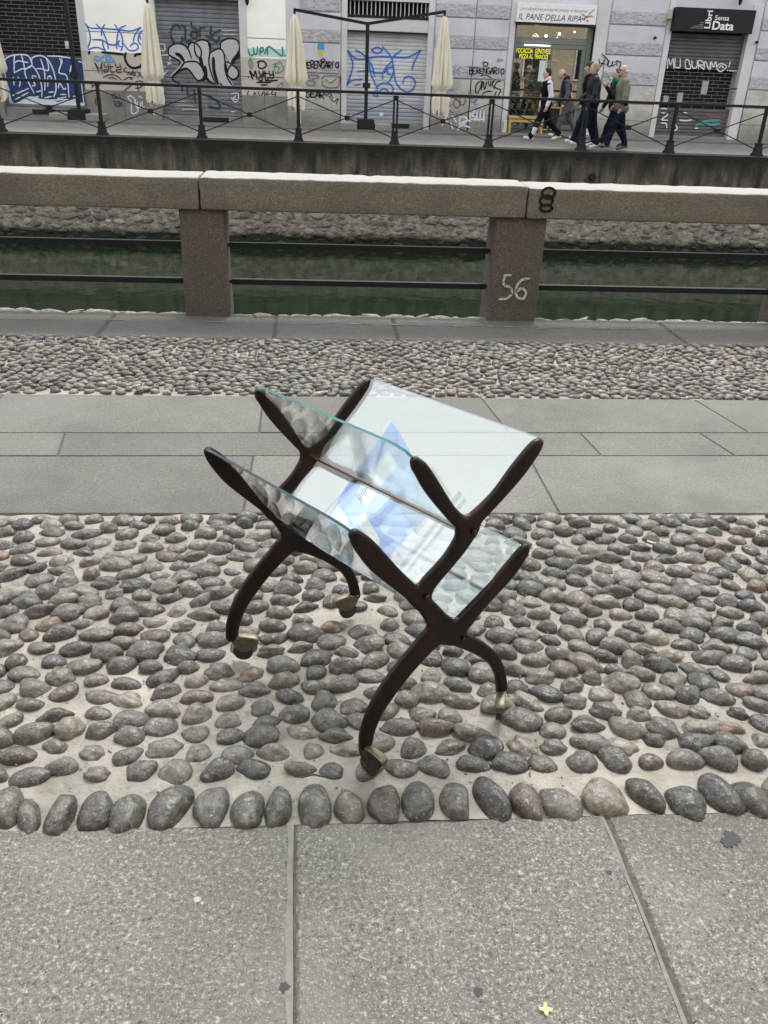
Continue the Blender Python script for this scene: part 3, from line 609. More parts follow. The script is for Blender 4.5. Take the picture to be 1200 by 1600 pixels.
for a,b in zip(xs[:-1],xs[1:]):
    A_=(a+.04,YR,.90);B_=(b-.04,YR,.13);C_=(a+.04,YR,.13);D_=(b-.04,YR,.90)
    mb=MB(); mb.bar(A_,B_,.011); mb.build('cross_bar','iron',fr); mb=MB(); mb.bar((C_[0],YR+.024,C_[2]),(D_[0],YR+.024,D_[2]),.011); mb.build('cross_bar','iron',fr)
    c_=((a+b)/2,.515); mb=MB(); mb.box(c_[0]-.05,c_[0]+.05,YR-.045,YR+.06,c_[1]-.05,c_[1]+.05,.012); mb.build('cross_boss','iron',fr)
# ================================================================== FACADES
YF=25.8; YS=25.97
def wallbox(mb,x0,x1,z0,z1,y=YF): mb.box(x0,x1,y,y+.6,z0,z1)
cb=thing('cream_building',(-5,YF,0),'cream plastered building with taupe base and grey shutters on the far side, left','building')
gb=thing('grey_building',(6,YF,0),'lilac grey building with rusticated blocks and pale stone base on the far side, right','building')
# cream: openings A (-8.62..-6.4) and B (-4.4..-2.2)
c=MB()
for a,b in ((-34,-8.62),(-6.4,-4.4),(-2.2,-.97)): wallbox(c,a,b,1.66,8)
for a,b in ((-8.62,-6.4),(-4.4,-2.2)): wallbox(c,a,b,3.02,8)
c.build('plaster_wall','cream',cb)
c=MB()
c=MB()
for a,b in ((-34,-8.62),(-6.4,-4.4),(-2.2,-.97)):
    c=MB(); c.box(a,b,YF-.035,YF+.6,.74,1.655); c.build('base_panel','taupe',cb)
c=MB()
for a,b in ((-34,-8.62),(-6.4,-4.4),(-2.2,-.97)): c=MB(); c.box(a,b,YF-.06,YF+.6,.0,.736); c.build('plinth','dkbase',cb)
c=MB()
for a,b in ((-34,-8.62),(-6.4,-4.4),(-2.2,-.97)):
    c=MB()
    for z in (1.2,2.12): c.box(a+.02,b-.02,YF-.038 if z<1.6 else YF-.003,YF-.034 if z<1.6 else YF+.02,z-.009,z+.009)
    c.box((a+b)/2-.008,(a+b)/2+.008,YF-.0645,YF-.05,.02,.72)
    c.build('joint_lines','groove',cb)
c=MB()
for a,b in ((-6.4,-6.22),(-4.58,-4.4),(-2.2,-2.0),(-8.8,-8.62)): c=MB(); c.box(a,b,YF-.02,YF-.0005,1.66,3.4); c.build('pilaster_strip','jamb',cb)
# grey building
def course_blocks(mb_s,mb_r,x0,x1,z0,rows,vj=()):
    xs_=[x0]+list(vj)+[x1]
    for k in range(rows):
        z=z0+k*.725
        for a,b in zip(xs_[:-1],xs_[1:]):
            q_=MB(); q_.box(a+.012,b-.012,YF-.045,YF+.01,z+.30,z+.705,.008); q_.build('smooth_block','lilac',gb)
            q_=MB(); q_.box(a+.012,b-.012,YF-.055,YF+.012,z+.012,z+.298,.012); q_.build('rough_band','lilac_rough',gb)
c=MB()
for a,b in ((-.97,.67),(2.85,5.22),(7.42,9.56),(11.74,32)): wallbox(c,a,b,1.33,8)
for a,b,z in ((.67,2.85,3.1),(5.22,7.42,3.2),(9.56,11.74,3.2)): wallbox(c,a,b,z,8)
c.build('wall','lilac',gb)
cs,cr2=MB(),MB()
course_blocks(cs,cr2,-.60,.50,1.345,5); course_blocks(cs,cr2,3.03,5.05,1.345,5,(4.12,)); course_blocks(cs,cr2,7.80,9.38,1.345,5); course_blocks(cs,cr2,12.05,14.2,1.345,5,(13.1,)); course_blocks(cs,cr2,14.22,31.9,1.345,5,(15.5,16.7,18.2,19.9,21.6,23.3,25.0,26.7,28.4,30.1))
c=MB()
for a,b in ((-.97,-.62),(-.60,.50),(3.03,4.10),(4.12,5.05),(7.80,9.38),(12.05,13.1),(13.12,31.9)):
    for z0_,z1_ in ((0,.43),(.438,.86),(.868,1.325)) : c=MB(); c.box(a+.006,b-.006,YF-.075 if z1_<.5 else YF-.065,YF+.6,z0_,z1_,.01); c.build('base_block','basestone',gb)
c=MB()
for a,b in ((.52,.67),(2.85,3.01),(5.07,5.22),(7.42,7.78),(9.40,9.56),(11.74,12.03)):
    c=MB(); c.box(a,b,YF-.03,YF+.55,0,1.37,.006); c.box(a,b,YF-.028,YF-.001,1.371,3.4,.006); c.build('door_jamb','jamb',gb)
# roller shutters
def shutter(parent,x0,x1,z0,z1,m_,pitch=.098,y=YS,dep=.02,name='roller_shutter',label=None,rail=True):
    n_=int(round((z1-z0)/pitch)); vs=[];prof=[]
    for i in range(n_):
        for t,d in ((0,dep*.95),(.10,.2*dep),(.3,-.02*dep),(.5,-.05*dep),(.75,.0),(.9,.3*dep)): prof.append((y+d,z0+(i+t)*(z1-z0)/n_))
    prof.append((y,z1)); vs=[(x0,a,b) for a,b in prof]+[(x1,a,b) for a,b in prof]; k=len(prof)
    o=mk(name,vs,[(i,i+k,i+k+1,i+1) for i in range(k-1)],m_,parent,label=label)
    if rail: 
        r_=MB(); r_.box(x0,x1,y-.025,y+.02,z0-.07,z0,.006); r_.build('bottom_rail',m_,o)
    return o
def lattice(parent,x0,x1,z0,z1,dz,dx,y=YS):
    b=MB(); b.mat(0); n_=int((z1-z0)/dz)
    for i in range(n_+1): b.box(x0,x1,y-.004,y+.006,z0+i*dz-.0065,z0+i*dz+.0065)
    for i in range(n_):
        x=x0+((i%2)*.5+rng.uniform(-.08,.08))*dx
        while x<x1:
            if x>x0: b.box(x-.006,x+.006,y-.0036,y+.0056,z0+i*dz+.007,z0+(i+1)*dz-.007)
            x+=dx
    return b.build('shutter_lattice','lattice',parent)
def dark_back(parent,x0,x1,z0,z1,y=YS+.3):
    b=MB(); b.box(x0,x1,y,y+.05,z0,z1); return b.build('dark_backing','dark',parent)  # near-black sheet: the shade behind the shutter put into its colour
zb=.33
shA=shutter(cb,-8.62,-6.4,zb,1.5,'slat_dark'); lattice(cb,-8.62,-6.4,1.52,3.02,.088,.36); dark_back(cb,-8.9,-6.2,.2,3.2)
shB=shutter(cb,-4.4,-2.2,.27,2.95,'slat_dark',pitch=.105); b=MB(); b.box(-4.4,-2.2,YF-.05,YF+.1,2.955,3.05); b.build('canopy_strip',flat('green_canopy',(.10,.16,.09)),cb); dark_back(cb,-4.7,-1.9,.1,3.2)
b=MB(); b.box(-8.62,-6.4,YF+.0,YF+.5,0,.25,.01); b.build('doorstep','dkbase',cb); b=MB(); b.box(-4.4,-2.2,YF,YF+.5,0,.19,.01); b.build('doorstep','dkbase',cb)
b=MB(); b.box(-7.9,-6.9,YF-.02,YF-.001,.09,.21); b.build('basement_vent','dark',cb); b=MB(); b.box(-3.3,-2.6,YF-.02,YF-.001,.04,.16); b.build('basement_vent','dark',cb)
shC=shutter(gb,.67,2.85,.24,2.36,'slat_light',pitch=.098); dark_back(gb,.4,3.1,.1,3.4)
b=MB(); b.box(.67,2.85,YF-.0,YF+.3,2.40,2.70,.01); b.build('lintel','offwhite',gb); b=MB(); b.box(.67,2.85,YF-.02,YF+.25,2.362,2.395); b.box(.67,2.85,YF-.02,YF+.25,2.705,2.76); b.build('lintel_rail','iron',gb)
for i in range(19):
    b=MB(); x=.75+i*.112; b.bar((x,YF+.1,2.76),(x,YF+.1,3.4),.011); b.build('window_bar','offwhite',gb)
b=MB(); b.box(.67,2.85,YF,YF+.5,0,.17,.01); b.build('doorstep','basestone',gb); b=MB(); b.box(1.75,2.45,YF-.02,YF-.001,.04,.16); b.build('basement_vent','dark',gb)
b=MB(); b.box(1.61,1.72,YS-.032,YS-.024,.33,.42); b.box(.78,.86,YS-.032,YS-.024,.30,.34); b.box(1.02,1.08,YS-.032,YS-.024,.29,.32); b.build('shutter_sticker','white',shC)
shD=shutter(gb,9.56,11.74,1.83,2.66,'slat_brown',pitch=.09,rail=False); shE=shutter(gb,9.56,11.74,.16,.80,'slat_brown',pitch=.09,rail=True); lattice(gb,9.56,11.74,.80,1.83,.092,.34); dark_back(gb,9.3,12.0,.1,3.2)
b=MB(); b.box(9.56,11.74,YF,YF+.5,0,.09,.01); b.build('doorstep','basestone',gb)
opm=flat('old_paper',(.36,.35,.34))
for x,z,w_,h_ in ((10.78,1.18,.18,.34),(9.72,.95,.15,.16),(10.12,.96,.16,.24)): b=MB(); b.box(x,x+w_,YS-.012,YS-.006,z,z+h_); b.build('paper_notice',opm,gb)
# --- bakery
DR=.16
b=MB(); z1=2.74
b.box(5.22,5.30,YF+DR,YF+DR+.1,0,z1); b.box(7.30,7.42,YF+DR-.05,YF+DR+.1,0,z1); b.box(5.30,7.30,YF+DR,YF+DR+.1,2.16,2.26); b.box(6.26,6.36,YF+DR,YF+DR+.1,.0,2.16); b.box(7.2,7.3,YF+DR,YF+DR+.1,0,2.16)
b.box(5.30,6.26,YF+DR,YF+DR+.1,0,.12); b.box(6.36,7.2,YF+DR,YF+DR+.1,.0,.09); b.build('shop_frame','green_frame',gb)
b=MB(); b.box(7.42,7.44,YF-.03,YF+.4,0,2.74); b.box(5.2,7.44,YF+.0,YF+.2,2.70,2.76); b.build('frame_reveal','dkgreen',gb)
b=MB(); b.box(5.31,5.55+.9,YF+DR+.03,YF+DR+.05,2.27,2.70); b.box(6.45,7.29,YF+DR+.03,YF+DR+.05,2.27,2.70); b.box(5.31,6.25,YF+DR+.03,YF+DR+.05,.13,2.15); b.box(6.37,7.19,YF+DR+.03,YF+DR+.05,.1,2.15); b.build('window_pane','glass',gb)
b=MB(); b.box(5.3,7.3,YF+DR-.004,YF+DR+.02,2.27,2.42); b.build('transom_panel',flat('grey_green_transom',(.20,.225,.21)),gb)
b=MB(); yb=YF+2.6
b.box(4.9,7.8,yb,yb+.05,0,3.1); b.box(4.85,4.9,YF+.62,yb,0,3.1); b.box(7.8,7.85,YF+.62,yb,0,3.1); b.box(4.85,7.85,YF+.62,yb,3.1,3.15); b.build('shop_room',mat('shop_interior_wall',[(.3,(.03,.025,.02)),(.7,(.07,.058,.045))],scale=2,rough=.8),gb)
b=MB(); b.box(5.3,6.28,YF+.34,YF+.75,.95,.99); b.box(5.3,6.28,YF+.34,YF+.75,.60,.63); b.box(6.4,7.3,YF+1.2,YF+1.5,1.0,1.06); b.box(5.3,6.28,YF+.76,YF+.80,.2,1.5); b.build('shelf',flat('shelf_board',(.17,.16,.13)),gb)
b=MB(); b.box(6.42,6.75,YF+.9,YF+.93,1.88,1.91); b.box(6.98,7.18,YF+.9,YF+.93,1.80,1.83); b.build('wall_shelf_edge','offwhite',gb)
# yellow wooden bench below the window, and a yellow frame at the door
y_=flat('yellow_wood',(.52,.36,.12))
t=thing('bench',(5.75,YF-.05,0),'yellow wooden bench standing below the bakery window','bench')
b=MB(); b.box(5.26,6.24,YF-.20,YF+.12,.40,.46,.008); b.build('seat',y_,t)
for x in (5.26,6.18):
    for yy in (YF-.19,YF+.07): b=MB(); b.box(x,x+.06,yy,yy+.05,.0,.40,.005); b.build('leg',y_,t)
b=MB(); b.box(5.32,6.18,YF-.19,YF-.16,.31,.38); b.build('apron',y_,t)
for x in (6.30,6.50+.06):
    t=thing('menu_stand',(x,YF-.03,0),'yellow framed menu board leaning '+('on the door post of the bakery' if x<6.4 else 'inside the bakery doorway'),'menu board','yellow menu boards at the bakery door')
    b=MB(); w_=.26 if x<6.4 else .40
    for a_ in ((x-w_/2,x-w_/2+.03,.12,.72),(x+w_/2-.03,x+w_/2,.12,.72),(x-w_/2+.03,x+w_/2-.03,.12,.15),(x-w_/2+.03,x+w_/2-.03,.69,.72)): b.box(a_[0],a_[1],YF-.02+(x>6.4)*.03,YF+.0+(x>6.4)*.03,a_[2],a_[3])
    b.build('frame',y_,t); b=MB(); b.box(x-w_/2+.02,x+w_/2-.02,YF+.001+(x>6.4)*.03,YF+.008+(x>6.4)*.03,.14,.70); b.build('board','dark',t)
# goods in the window
def flowers(x,y,z,w_,n_,m1,seed,label,pot=True,h=.2):
    t=thing('potted_flowers',(x,y,z),label,'flowers'); r=np.random.default_rng(seed)
    if pot: b=MB(); b.lathe(x,y,[(.05,z),(.075,z+.13),(.068,z+.13)],12); b.build('pot',flat('pot_'+str(seed),(.25,.42,.06) if seed%2 else (.45,.40,.10)),t); z+=.12
    v,f=icos(1); VV=[];FF=[]
    for i in range(n_):
        c_=np.array([x,y,z+h*.5])+r.normal(size=3)*np.array([w_*.42,.04,h*.3]); s_=r.uniform(.012,.03); VV.append(v*s_*r.uniform(.6,1.3,3)+c_); FF.append(f+len(v)*i)
    mk('bloom',np.vstack(VV),np.vstack(FF),m1,t)
    VV=[];FF=[]
    for i in range(n_):
        c_=np.array([x,y+.03,z+h*.4])+r.normal(size=3)*np.array([w_*.4,.04,h*.28]); VV.append(v*np.array([.03,.01,.02])*r.uniform(.6,1.2,3)+c_); FF.append(f+len(v)*i)
    mk('foliage',np.vstack(VV),np.vstack(FF),'leafy',t)
M['leafy']=flat('shop_leaves',(.07,.12,.035))
pk=flat('pink_bloom',(.55,.22,.28)); wh=flat('pale_bloom',(.62,.55,.52)); yl=flat('yellow_bloom',(.60,.55,.08)); br=flat('bread_crust',(.36,.19,.08))
flowers(5.36,YF+.40,1.50,.14,70,pk,1,'hanging pink flowers at the left edge of the bakery window',pot=False,h=.5)
flowers(5.72,YF+.45,1.24,.6,90,wh,2,'pale pink and white flowers on the upper window shelf of the bakery',pot=False,h=.18)
flowers(5.40,YF+.42,.64,.2,50,pk,4,'pink flowers on the lower left shelf of the bakery window',h=.18)
flowers(5.62,YF+.42,.64,.12,24,'leafy',5,'small green pot plant on the lower shelf of the bakery window',h=.1)
flowers(6.05,YF+.42,.64,.3,60,yl,6,'yellow potted flowers on the lower shelf near the bakery door',h=.2)
for k,(x,lab) in enumerate(((5.5,'pale bread rolls'),(5.85,'brown focaccia slices'),(6.1,'dark loaves'))):
    t=thing('bread_tray',(x,YF+.5,.99),lab+' on the middle shelf of the bakery window','bread','bread trays in the bakery window'); b=MB(); b.box(x-.14,x+.14,YF+.38,YF+.62,.991,1.005); b.build('tray','offwhite',t)
    v,f=icos(2); VV=[];FF=[]
    for i in range(14): VV.append(v*np.array([.045,.04,.03])*rng.uniform(.7,1.2,3)+np.array([x+rng.uniform(-.11,.11),YF+rng.uniform(.4,.6),1.03+rng.uniform(0,.03)])); FF.append(f+len(v)*i)
    mk('bread_rolls',np.vstack(VV),np.vstack(FF),wh if k==0 else br,t,smooth=True)
t=thing('framed_menu',(5.72,YF+.25,1.62),'small gold framed menu hanging in the bakery window','menu')
b=MB(); b.box(5.57,5.86,YF+.24,YF+.26,1.58,1.61); b.box(5.57,5.86,YF+.24,YF+.26,1.86,1.89); b.box(5.57,5.60,YF+.24,YF+.26,1.61,1.86); b.box(5.83,5.86,YF+.24,YF+.26,1.61,1.86); b.build('frame',flat('gold_frame',(.45,.36,.2)),t); b=MB(); b.box(5.59,5.84,YF+.262,YF+.266,1.6,1.87); b.build('card',flat('menu_card',(.05,.05,.045)),t)
b=MB(); b.box(6.03,6.20,YF+.152,YF+.156,1.35,1.86); o=b.build('paper_poster',flat('white_blue_poster',(.60,.68,.74))); tag(o,'white and pale blue paper poster stuck inside the bakery window','poster')
b=MB(); b.box(6.212,6.245,YF+.152,YF+.156,1.10,2.06); o=b.build('paper_strip','offwhite'); tag(o,'narrow tall white paper strip at the right edge of the bakery window','poster')
em=flat('lit_bulb',(1.0,.86,.62),emit=12)
for k,(x,y) in enumerate(((853,56),(874,53),(898,50))):
    q=W(x,y,YF+1.3 if k<2 else YF+1.8); t=thing('ceiling_lamp',(q[0],q[1],q[2]+.1),('lit ceiling spot, leftmost in the bakery','lit ceiling spot, middle one in the bakery','dim ceiling spot, deepest in the bakery')[k],'lamp','ceiling spots in the bakery')
    b=MB(); b.tube([(q[0],q[1],q[2]+.03),(q[0],q[1],3.09)],.02,8); b.build('stem','iron',t); v,f=icos(2); mk('bulb',v*(.035 if k<2 else .018)+q,f,em,t,smooth=True)
q=W(838,71,YF+.24); t=thing('tube_lamp',tuple(q),'lit white tube lamp behind the bakery transom','lamp'); b=MB(); b.tube([(q[0]-.36,q[1]-.12,q[2]),(q[0]+.36,q[1]-.12,q[2])],.014,8); b.build('tube',flat('lit_tube',(1,.97,.9),emit=1.6),t)
pl=bpy.data.lights.new('shop_glow','POINT'); pl.energy=9; pl.color=(1,.8,.55); pl.shadow_soft_size=.1; o=bpy.data.objects.new('shop_glow',pl); o.location=(6.1,YF+1.3,2.45); COL.objects.link(o)
# --- signs
def text(s_,x,z,h,y,parent,m_,xs=1.0,shear=0,off=0,name='lettering',rot=0,ext=.002,space=1.0,fit=None):
    cu=bpy.data.curves.new('t','FONT'); cu.body=s_; cu.size=1; cu.shear=shear; cu.offset=off; cu.extrude=0; cu.space_character=space; cu.resolution_u=3
    o=bpy.data.objects.new('t',cu); COL.objects.link(o); bpy.context.view_layer.update()
    me=bpy.data.meshes.new_from_object(o.evaluated_get(bpy.context.evaluated_depsgraph_get())); V=np.array([v.co[:] for v in me.vertices]); Fc=[list(p.vertices) for p in me.polygons]
    bpy.data.objects.remove(o); bpy.data.curves.remove(cu); bpy.data.meshes.remove(me)
    k=h/.72; V=V*k; V[:,0]*=xs
    if fit: V[:,0]=(V[:,0]-V[:,0].min())*fit/(V[:,0].max()-V[:,0].min())
    c_,s2=math.cos(rot),math.sin(rot); X=V[:,0]*c_-V[:,1]*s2+x; Z_=V[:,0]*s2+V[:,1]*c_+z
    return mk(name,np.stack([X,np.full(len(X),y),Z_],1),Fc,m_,parent)
t=thing('bakery_sign',(6.28,YF-.1,2.76),'white shop sign board reading IL PANE DELLA RIPA above the bakery door','sign')
b=MB(); b.box(5.20,7.37,YF-.16,YF-.03,2.75,3.20,.01); b.build('board','white',t); b=MB(); b.box(5.18,7.39,YF-.165,YF-.02,2.725,2.749); b.build('trim','iron',t)
text('IL PANE DELLA RIPA',5.25,2.81,.145,YF-.1625,t,'ink',shear=.22,off=.004,fit=1.72)
text('produzione propria pizze e focacce',5.27,3.03,.075,YF-.1625,t,flat('grey_script_ink',(.24,.20,.20)),shear=.5,fit=1.85)
b=MB()
for i,(a_,m2) in enumerate(((R(200),0),(R(150),0),(R(60),1),(R(20),0))):
    x0_,z0_=7.10,2.92; ribbon(b,[(x0_,z0_),(x0_+.09*math.cos(a_)+.02,z0_+.07*math.sin(a_)),(x0_+.16*math.cos(a_),z0_+.14*math.sin(a_))],.03,YF-.163)
b.build('emblem_wheat',flat('emblem_ink',(.30,.22,.15)),t); b=MB()
for x,z in ((7.04,2.87),(7.14,2.84),(7.10,2.93)): b.add([(x+.03*math.cos(q),YF-.168,z+.022*math.sin(q)) for q in np.linspace(0,6.28,10,endpoint=False)],[tuple(range(10))])
b.build('emblem_dots',flat('emblem_red',(.45,.06,.05)),t); b=MB(); ribbon(b,[(7.14,2.94),(7.22,3.05),(7.30,3.12)],.035,YF-.163); ribbon(b,[(7.18,2.92),(7.25,2.94),(7.33,2.93)],.02,YF-.163); b.build('emblem_leaf',flat('emblem_teal',(.30,.50,.45)),t)
ywt=thing('window_lettering',(5.75,YF+.15,1.95),'yellow stick-on lettering FOCACCIA GENOVESE PIZZA AL TRANCIO on the bakery window','lettering')
text('FOCACCIA',5.345,2.03,.12,YF+.156,ywt,'yellow',off=.006,fit=.46); text('GENOVESE',5.865,2.03,.12,YF+.154,ywt,'yellow',off=.006,fit=.44)
text('PIZZA',5.44,1.90,.11,YF+.154,ywt,'yellow',off=.006,fit=.25); text('AL',5.72,1.90,.11,YF+.154,ywt,'yellow',off=.006,fit=.10); text('TRANCIO',5.86,1.90,.11,YF+.156,ywt,'yellow',off=.006,fit=.36)
b=MB(); b.box(5.335,6.32,YF+.158,YF+.1595,1.885,2.165); b.build('dark_band',flat('window_film',(.03,.035,.02)),ywt)
t=thing('black_shop_sign',(10.6,YF-.1,2.68),'black shop sign board reading Libri Senza Data above the right shutter','sign')
b=MB(); b.box(9.50,11.72,YF-.28,YF-.03,2.69,3.25,.012); b.build('board','signblack',t); yy=YF-.282
text('Libri',10.505,2.78,.165,yy,t,'white',off=.022,rot=math.pi/2,xs=.82,fit=.42); text('Senza',10.60,2.985,.115,yy,t,'white',off=.012,fit=.40); text('Data',10.57,2.765,.20,yy,t,'white',off=.025,fit=.60)
for i,(x,w_) in enumerate(((10.16,.10),(10.12,.14),(10.02,.24),(9.95,.30))): text(('mondo','nuovi usati','libri dischi fumetti','acquisto e vendita'),0,0,1,0,None,'white') if 0 else None
for i,(s_,w_) in enumerate((('usati',.09),('e nuovi',.13),('vendita dischi',.26),('acquisto libri e cd',.34))): text(s_,10.31-w_,2.90-i*.042,.022,yy,t,'offwhite',fit=w_)
# small things on the facade
t=thing('wall_poster',(-.04,YF-.06,1.77),'small blue, white and yellow poster glued on the grey wall left of the light shutter','poster')
q0=W(494,67,YF-.06);q1=W(508,88,YF-.06)
b=MB(); b.box(q0[0],q1[0],YF-.052,YF-.047,q1[2],q0[2]); b.build('paper',flat('poster_white',(.62,.64,.60)),t); b=MB(); b.box(q0[0]+.03,q1[0]-.02,YF-.055,YF-.0525,q1[2]+.15,q0[2]-.0); b.build('blue_field',flat('poster_blue',(.08,.32,.58)),t); b=MB(); b.box(q0[0]+.04,q1[0]-.04,YF-.055,YF-.0525,q1[2]+.02,q1[2]+.14); b.build('yellow_field',flat('poster_yellow',(.55,.55,.12)),t)
b=MB(); q=W(107,69,YS-.02); b.box(q[0]-.09,q[0]+.09,YS-.02,YS-.012,q[2]-.06,q[2]+.07); b.box(q[0]-.09,q[0]+.09,YS-.02,YS-.012,q[2]-.10,q[2]-.075); o=b.build('shutter_notice','offwhite'); tag(o,'small pale notice fixed on the black lattice shutter at far left','notice')
for (x,y,lab) in ((386,4,'small wall lantern on the cream wall between shutter and canopy post'),(1157,4,'small wall lantern above the black shop sign')):
    q=W(x,y,YF-.2); t=thing('wall_lantern',(q[0],YF,q[2]+.1),lab,'lamp','wall lanterns on the far facades'); b=MB(); b.lathe(q[0],YF-.18,[(.012,q[2]-.07),(.03,q[2]-.04),(.045,q[2]),(.06,q[2]+.08),(.07,q[2]+.16),(.02,q[2]+.22)],10); b.build('lantern_body','iron',t); b=MB(); b.bar((q[0],YF-.18,q[2]+.2),(q[0],YF,q[2]+.2),.01); b.build('bracket','iron',t)
for (x,y) in ((1023,59),(1182,66)):
    q=W(x,y,YF-.06); b=MB(); b.tube([(q[0],YF-.045,q[2]),(q[0],YF-.12,q[2])],.035,10); b.build('wall_ring','iron',gb)
q=W(1047,23,YF-.1); b=MB(); b.box(q[0]-.06,q[0]+.05,YF-.16,YF-.03,q[2]-.10,q[2]+.12,.01); tag(b.build('junction_box',flat('old_cream_box',(.50,.46,.33))),'small cream junction box at the left end of the black sign','box')
q=W(789,188,YF-.1); b=MB(); b.box(q[0]-.05,q[0]+.05,YF-.20,YF-.08,.02,.36,.02); tag(b.build('waste_box','offwhite'),'small pale box on the pavement left of the bakery door','box')
# ================================================================== GRAFFITI  (painted on the walls and shutters; strokes read from the photo)
def tr(x0,y0,s_,Y): 
    return lambda p: W(x0+p[0]/s_,y0+p[1]/s_,Y)[[0,2]]
def strokes(name,txt,T,wpx,s_,Y,m_,parent,minw=.6,label=None):
    b=MB(); mp=24.0/1300   # metres per photo pixel at the facade, roughly
    for st in txt.split(';'):
        v=[float(q) for q in st.replace(',',' ').split()]
        if len(v)<4: continue
        ribbon(b,[T(v[i:i+2]) for i in range(0,len(v),2)],wpx/s_*mp,Y,minw=minw)
    if b.f: return b.build(name,m_,parent,label=label)
def fill(name,txt,T,Y,m_,parent):
    b=MB()
    for k,st in enumerate(txt.split(';')):
        v=[float(q) for q in st.replace(',',' ').split()]; P_=catmull([T(v[i:i+2]) for i in range(0,len(v),2)]+[T(v[0:2])],4)[:-1]
        from mathutils.geometry import tessellate_polygon
        b.add([(x,Y-k*.0004,z) for x,z in P_],[tuple(f) for f in tessellate_polygon([[Vector((x,z,0)) for x,z in P_]])])
    return b.build(name,m_,parent)
FONT={'A':'0,0 45,100 60,100 85,0;15,40 75,40','B':'5,0 5,100 60,95 60,60 10,52 75,45 70,5 5,0','C':'85,85 40,100 5,60 10,15 50,0 85,12','D':'5,0 5,100 60,90 85,50 60,5 5,0','E':'80,100 10,95 5,50 5,5 80,5;5,50 65,52',
'G':'80,90 40,100 5,60 10,10 50,0 80,15 80,45 50,45','I':'30,0 35,100','K':'5,0 5,100;75,100 10,50 80,0','M':'0,0 10,100 45,35 80,100 90,0','N':'0,0 8,100 75,0 85,100','O':'45,100 5,60 15,8 60,0 90,45 75,90 45,100','P':'8,0 8,100 70,95 75,55 10,45',
'R':'5,0 5,100 70,95 70,55 8,48 80,0','S':'80,90 30,100 15,65 75,40 65,5 5,8','T':'0,95 90,100;45,98 45,0','U':'5,100 8,15 45,0 80,15 85,100','Y':'5,100 40,55 80,100;70,80 30,-25','X':'0,0 85,100;5,100 85,0','!':'50,100 45,35;45,8 48,0','H':'5,0 5,100;80,0 80,100;5,50 80,52','L':'10,100 8,5 75,0','F':'5,0 8,100 75,100;8,52 60,55','J':'70,100 70,15 30,0 5,20','Q':'45,100 5,60 15,8 60,0 90,45 75,90 45,100;55,30 95,-15'}
def word(s_,x,y,wd,h,slope=0,seed=1,jit=6):
    """hand lettering laid left to right; returns a stroke string in crop pixels"""
    r=np.random.default_rng(seed); out=[]; adv=wd/len(s_)
    for i,ch in enumerate(s_):
        hh=h*r.uniform(.85,1.15); ox=x+i*adv+r.uniform(-.06,.06)*adv; oy=y+slope*i*adv+r.uniform(-.08,.08)*h
        for st in FONT.get(ch,'').split(';'):
            p=[tuple(map(float,q.split(','))) for q in st.split()]
            if p: out.append(' '.join('%.1f %.1f'%(ox+(a+r.uniform(-jit,jit))/100*adv*1.05,oy-(b+r.uniform(-jit,jit))/100*hh) for a,b in p))
    return ';'.join(out)
# 1 blue piece, far left
Y1=YS-.012; T=tr(0,70,8.571,Y1)
fill('graffiti_white_ground','95,540 40,260 60,210 130,700 180,790 400,700 560,740 740,745 900,740 1050,760 1120,755 1120,820 900,835 740,800 560,820 300,790 170,825 125,760',T,Y1+.002,'sp_white',shA)
fill('graffiti_navy_fill','50,210 150,145 300,130 400,150 560,145 800,152 975,185 1110,220 1112,390 1115,750 1050,760 900,735 780,765 700,738 560,728 400,700 180,785 115,560 80,440 42,300',T,Y1-.001,'sp_navy',shA)
strokes('graffiti_white_outline','50,210 150,145 300,130 380,150 410,200 430,260 400,300 340,320;200,140 190,200 192,380;195,240 250,215 380,240;200,370 300,320 340,330 400,290 440,290 490,350 530,440 560,560 562,700;290,140 310,220 330,310 340,400 390,520 460,650;430,260 420,220 440,170 520,145 590,160 630,200 650,340 560,320 490,320;545,190 580,300 600,400 602,610;630,180 690,280 740,440 750,600 720,700;640,150 800,155 975,185 980,215;800,180 820,250 790,370 880,400 905,480 925,700;830,180 830,250;960,260 940,380 1000,400;1050,220 1110,240;180,430 190,540;240,430 270,500 260,560;440,410 490,430;430,420 450,490 470,540 430,550;640,440 640,560;640,430 680,420 690,480;800,480 780,580;800,500 850,590 885,580;165,680 380,585;210,730 380,640;490,630 550,615;655,635 725,630;450,710 520,690;600,710 690,690;810,665 890,665;770,720 890,700;980,690 1030,690;980,730 1040,730;1090,500 1120,760;110,560 180,790 400,700 560,735 700,740 900,735 1050,755;45,300 80,440',T,15,8.571,Y1-.004,'sp_white',shA)
# 2 blue tag and black tags on the cream pier
Y2=YF-.006; T=tr(125,30,10,Y2)
pw=[o for o in cb.children if o.name.startswith('plaster_wall')][0]; bp_=[o for o in cb.children if o.name.startswith('base_panel')]; bpL,bpR=bp_[1],bp_[2]; pn=[o for o in cb.children if o.name.startswith('plinth')][1]
strokes('graffiti_blue_tag','85,70 140,180 160,300 140,400 95,490;85,70 160,135 350,145 600,165 800,185 950,125;250,75 350,180 420,350 445,470;385,80 340,170 335,260;540,80 640,230 665,340 660,450 635,490;715,95 610,160 580,300 570,430 580,465;190,320 340,325 450,390 560,395 620,330;105,480 250,440 350,470 400,490;350,320 365,430 400,490;600,340 600,410 640,430;950,125 860,240 830,350;680,380 760,480 850,490 910,450 890,390 830,375 780,430;1000,170 930,220 950,320;920,240 910,340 960,400',T,19,10,Y2,'sp_blue',pw)
Y3=YF-.045; T=tr(125,30,10,Y3)
